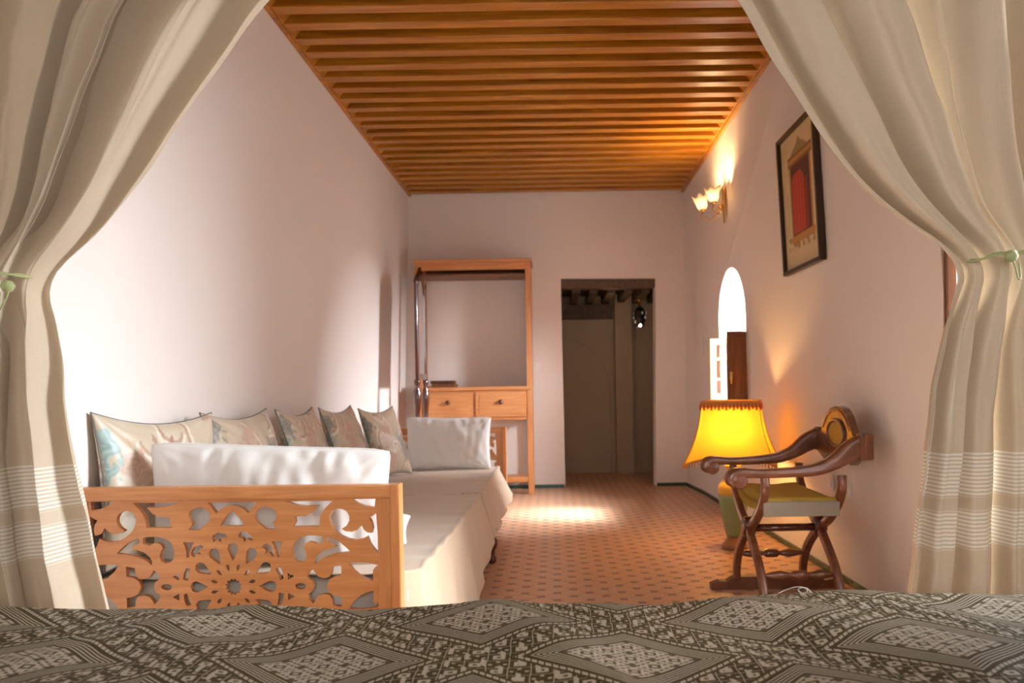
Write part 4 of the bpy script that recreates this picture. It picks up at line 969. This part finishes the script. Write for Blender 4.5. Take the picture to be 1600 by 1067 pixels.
# seat
def seatf(u, v):
    x = Xf+0.0+(Xr-Xf)*u; y = Yn+0.02+(Yf-Yn-0.04)*v; e = (v-0.5)*2
    return (x, y, 0.475+0.045*e*e+0.004*math.sin(u*9)), (x, y)
so = grid_mesh('seat', seatf, 16, 24, 'olive_velvet', ch, thick=0.03)
cu_ = MB().box((Xf+0.02, Yn+0.045, 0.487), (Xr-0.02, Yf-0.045, 0.535), 0.018).build('seat_pad', 'olive_velvet', ch, smooth=True)
m = MB().box((Xf+0.0, Yn+0.012, 0.455), (Xr-0.0, Yn+0.032, 0.522), 0.006).build('seat_edging', 'seat_edge', ch)
# ------------------------------------------------------------------ hall lantern
hl = P(1000, 508, 8.75)
ln = thing('hall_lantern', 'small dark crystal lantern hanging from the hallway ceiling', 'lantern', (hl.x, 8.75, 2.02))
MB().lathe([(0, 2.02), (0.03, 2.018), (0.035, 2.0), (0.012, 1.99), (0.01, 1.93), (0, 1.93)], (hl.x, 8.75, 0), 12).build('ceiling_rose', 'brass', ln, smooth=True)
MB().lathe([(0, 1.94), (0.03, 1.93), (0.062, 1.885), (0.066, 1.80), (0.045, 1.72), (0.0, 1.69)], (hl.x, 8.75, 0), 8).build('lantern_cage', 'black_iron', ln)
for k in range(10):
    a = k*0.628; z = 1.86-0.05*(k % 4); MB().lathe([(0, -0.02), (0.011, -0.008), (0.009, 0.01), (0, 0.02)], (hl.x+0.07*math.cos(a), 8.75+0.07*math.sin(a), z), 6).build('crystal_drop', 'crystal', ln)
MB().lathe([(0, -0.02), (0.015, 0), (0, 0.02)], (hl.x-0.005, 8.66, 1.715), 10).build('bulb', 'bulb_hall', ln, smooth=True)
ll = lamp('hall_light', 'POINT', (hl.x-0.3, 8.5, 1.75), 0.55, (1.0, 0.75, 0.5), shadow_soft_size=0.08)

# ------------------------------------------------------------------ bed
bed = thing('bed_mattress', 'mattress of the bed in the foreground, under the woven bedspread', 'mattress', (0, 0.4, 0))
MB().box((-1.28, -0.85, 0.06), (1.22, 1.53, 0.54), 0.05).build('mattress_body', 'mattress_cloth', bed, smooth=True)
def bedf(u, v):
    x = -1.36+2.66*u
    Ltop = 2.44; R = 0.05; Ls = 0.42; s_ = v*(Ltop+R*1.57+Ls)
    y0 = -0.88
    zc = interp(x, [-1.15, -0.7, -0.3, -0.1, 0.2, 0.45, 0.65, 1.0], [0.598, 0.590, 0.584, 0.586, 0.584, 0.598, 0.602, 0.596])+0.008
    w_ = 0.012*noise.noise(Vector((x*3.1+0.4*0, s_*2.2, 0.7)))+0.010*noise.noise(Vector((x*7+s_*5, s_*3, 3.3)))
    # broad diagonal folds of the spread
    w_ += 0.010*math.exp(-((x+0.05+(s_-2.3)*0.5)/0.07)**2)+0.008*math.exp(-((x+0.75-(s_-2.3)*0.7)/0.06)**2)
    yedge = y0+Ltop
    if s_ <= Ltop: y = y0+s_; z = zc+w_
    elif s_ <= Ltop+R*1.57:
        th = (s_-Ltop)/R; y = yedge+R*math.sin(th); z = zc+w_-R+R*math.cos(th)
    else:
        q = s_-Ltop-R*1.57; y = yedge+R+0.02*q/Ls+0.012*math.sin(x*14)*q/Ls; z = zc+w_-R-q
    return (x, y, z), (x, y0+s_)
def vmap(v):  # concentrate rows on the visible part
    return v
bs = grid_mesh('bedspread', bedf, 220, 260, 'brocade', thick=0.004)
tag(bs, 'dark brown and silver woven bedspread with diamond pattern in the foreground', 'bedspread')
# loose thread on its edge
th_ = catmull([P(1215, 930, 1.57), P(1235, 922, 1.57), P(1252, 920, 1.57), P(1262, 926, 1.57), P(1254, 930, 1.57), P(1247, 924, 1.57), P(1258, 921, 1.57), P(1268, 928, 1.57)], 6)
MB().tube([p+Vector((0, 0, 0.004)) for p in th_], 0.0007, 5).build('loose_thread', 'white_paint', bs, smooth=True)

# ------------------------------------------------------------------ curtains
CD = 1.80
def make_curtain(name, inner, outer, label, seed, nfold, stripes_shift=0.0, amp=0.045, lead=1):
    """inner/outer: lists of (z, X) from top to bottom; cloth hangs between them, gathered at the tie"""
    zi = [p[0] for p in inner][::-1]; xi = [p[1] for p in inner][::-1]; zo = [p[0] for p in outer][::-1]; xo = [p[1] for p in outer][::-1]
    # smooth curves
    def sm(z, zs, xs):
        return sum(interp(z+d, zs, xs) for d in (-0.05, -0.025, 0, 0.025, 0.05))/5
    ztop = inner[0][0]; zbot = inner[-1][0]; nv = 260; nu = 260
    ztie = 1.30
    def fn(u, v):
        z = ztop+(zbot-ztop)*v
        a = sm(z, zi, xi); b = sm(z, zo, xo); w = abs(b-a)
        # cloth coordinate warp so folds have different widths
        uu = u+0.030*math.sin(u*9.1+seed)+0.014*math.sin(u*23+seed*2)
        near = math.exp(-((z-ztie)/0.10)**2)
        below = 1 if z < ztie else 0
        n1 = nfold
        drift = 0.10*math.sin(z*1.7+seed)
        ph = 2*PI*n1*(uu+drift*0.08*(1-near))
        f1 = math.sin(ph); f1 = (abs(f1)**0.75)*(1 if f1 > 0 else -1)
        f2 = math.sin(ph*2.37+seed+z*1.1)*0.34*math.sin(u*5+seed)+0.16*math.sin(ph*4.1+2*seed-z*2.3)*(0.4+0.6*u)
        f3 = noise.noise(Vector((u*9+seed, z*1.6, 0.3)))*0.55
        A = amp*min(1.0, 0.30+w*1.1)*(1-0.55*near)
        y = CD+A*(f1+f2+f3)-0.02*near*0
        # sideways overlap of folds
        x = a+(b-a)*u+0.40*A*math.cos(ph)*(0.5+0.5*(1-near))*lead*min(1, 6*u)*min(1, 6*(1-u))
        x += 0.004*noise.noise(Vector((u*14, z*9, seed)))
        y += 0.010*noise.noise(Vector((u*5+seed, z*7, 1.7)))
        # bundle is round at the tie
        y += -0.035*near*(1-(2*u-1)**2)+0.0
        return (x, y, z), (u*1.35, (ztop-z)*0.5+stripes_shift)
    o = grid_mesh(name, fn, nu, nv, 'curtain_linen', thick=0.0015)
    return tag(o, label, 'curtain', 'tied-back linen curtains before the bed')
def cz_(px, py): q = P(px, py, CD); return (q.z, q.x)
innerL = [(2.62, -0.12), (2.25, -0.40), cz_(392, 0), cz_(335, 85), cz_(275, 175), cz_(205, 285), cz_(130, 380), cz_(62, 440), cz_(75, 475), cz_(92, 560), cz_(97, 650), cz_(115, 760), cz_(138, 870), cz_(153, 945), cz_(175, 1050), (0.02, -0.96)]
outerL = [(2.62, -1.22), (2.25, -1.22), cz_(-14, 0), cz_(-24, 60), cz_(-34, 220), cz_(-36, 330), cz_(-40, 440), cz_(-60, 500), cz_(-90, 600), cz_(-110, 760), cz_(-120, 900), (0.02, -1.42)]
make_curtain('curtain', innerL, outerL, 'cream linen curtain tied back at the left, bright on its folds', 1.7, 4.1, 0.0, amp=0.062)
innerR = [(2.62, 0.10), (2.25, 0.22), cz_(1145, 0), cz_(1200, 92), cz_(1262, 190), cz_(1335, 285), cz_(1420, 358), cz_(1502, 405), cz_(1492, 450), cz_(1470, 520), cz_(1448, 620), cz_(1436, 720), cz_(1424, 820), cz_(1414, 920), cz_(1405, 1030), (0.02, 0.74)]
outerR = [(2.62, 1.34), (2.25, 1.34), cz_(1700, 0), cz_(1690, 150), cz_(1675, 300), cz_(1650, 400), cz_(1650, 450), cz_(1665, 600), cz_(1680, 800), cz_(1690, 950), (0.02, 1.30)]
make_curtain('curtain', innerR, outerR, 'beige linen curtain tied back at the right with a green cord', 4.9, 4.3, 0.0, amp=0.062)
rod = thing('curtain_rod', 'dark iron curtain rod above the foot of the bed', 'curtain rod', (0, CD, 2.62))
MB().tube([(-1.475, CD, 2.63), (1.37, CD, 2.63)], 0.012, 12).build('rod', 'black_iron', rod, smooth=True)
# tie cords
def cord(cpx, cpy, rx, ry, label, knot, loop, seed):
    c = P(cpx, cpy, CD); c.y -= 0.02
    r = thing('tieback_cord', label, 'tieback', tuple(c))
    pts = []
    for k in range(49):
        a = 2*PI*k/48; pts.append(Vector((c.x+rx*math.cos(a), c.y+ry*math.sin(a), c.z+0.010*math.cos(a)*seed+0.003*math.sin(a*5))))
    MB().tube(pts, 0.0026, 8, False).build('cord', 'green_cord', r, smooth=True)
    pts2 = [p+Vector((0, 0, 0.003+0.002*math.sin(i*1.3))) for i, p in enumerate(pts)]
    MB().tube(pts2, 0.0018, 8, False).build('cord', 'green_cord', r, smooth=True)
    kp = P(*knot, CD-0.02-ry); 
    MB().lathe([(0, -0.014), (0.010, -0.011), (0.015, 0), (0.010, 0.011), (0, 0.014)], kp, 12).build('knot', 'green_cord', r, smooth=True)
    lp = catmull([kp, kp+Vector((0.004, -0.006, -0.02)), kp+Vector((0.010*loop, -0.008, -0.05)), kp+Vector((0.016*loop, -0.006, -0.048)), kp+Vector((0.014*loop, -0.004, -0.015))], 6)
    MB().tube(lp, 0.002, 6).build('cord_loop', 'green_cord', r, smooth=True)
cord(1577, 403, 0.108, 0.075, 'thin green cord with a knot gathering the right curtain', (1580, 400), 1, 1.0)
cord(10, 442, 0.078, 0.075, 'pale green cord gathering the left curtain', (12, 447), -1, 1.0)
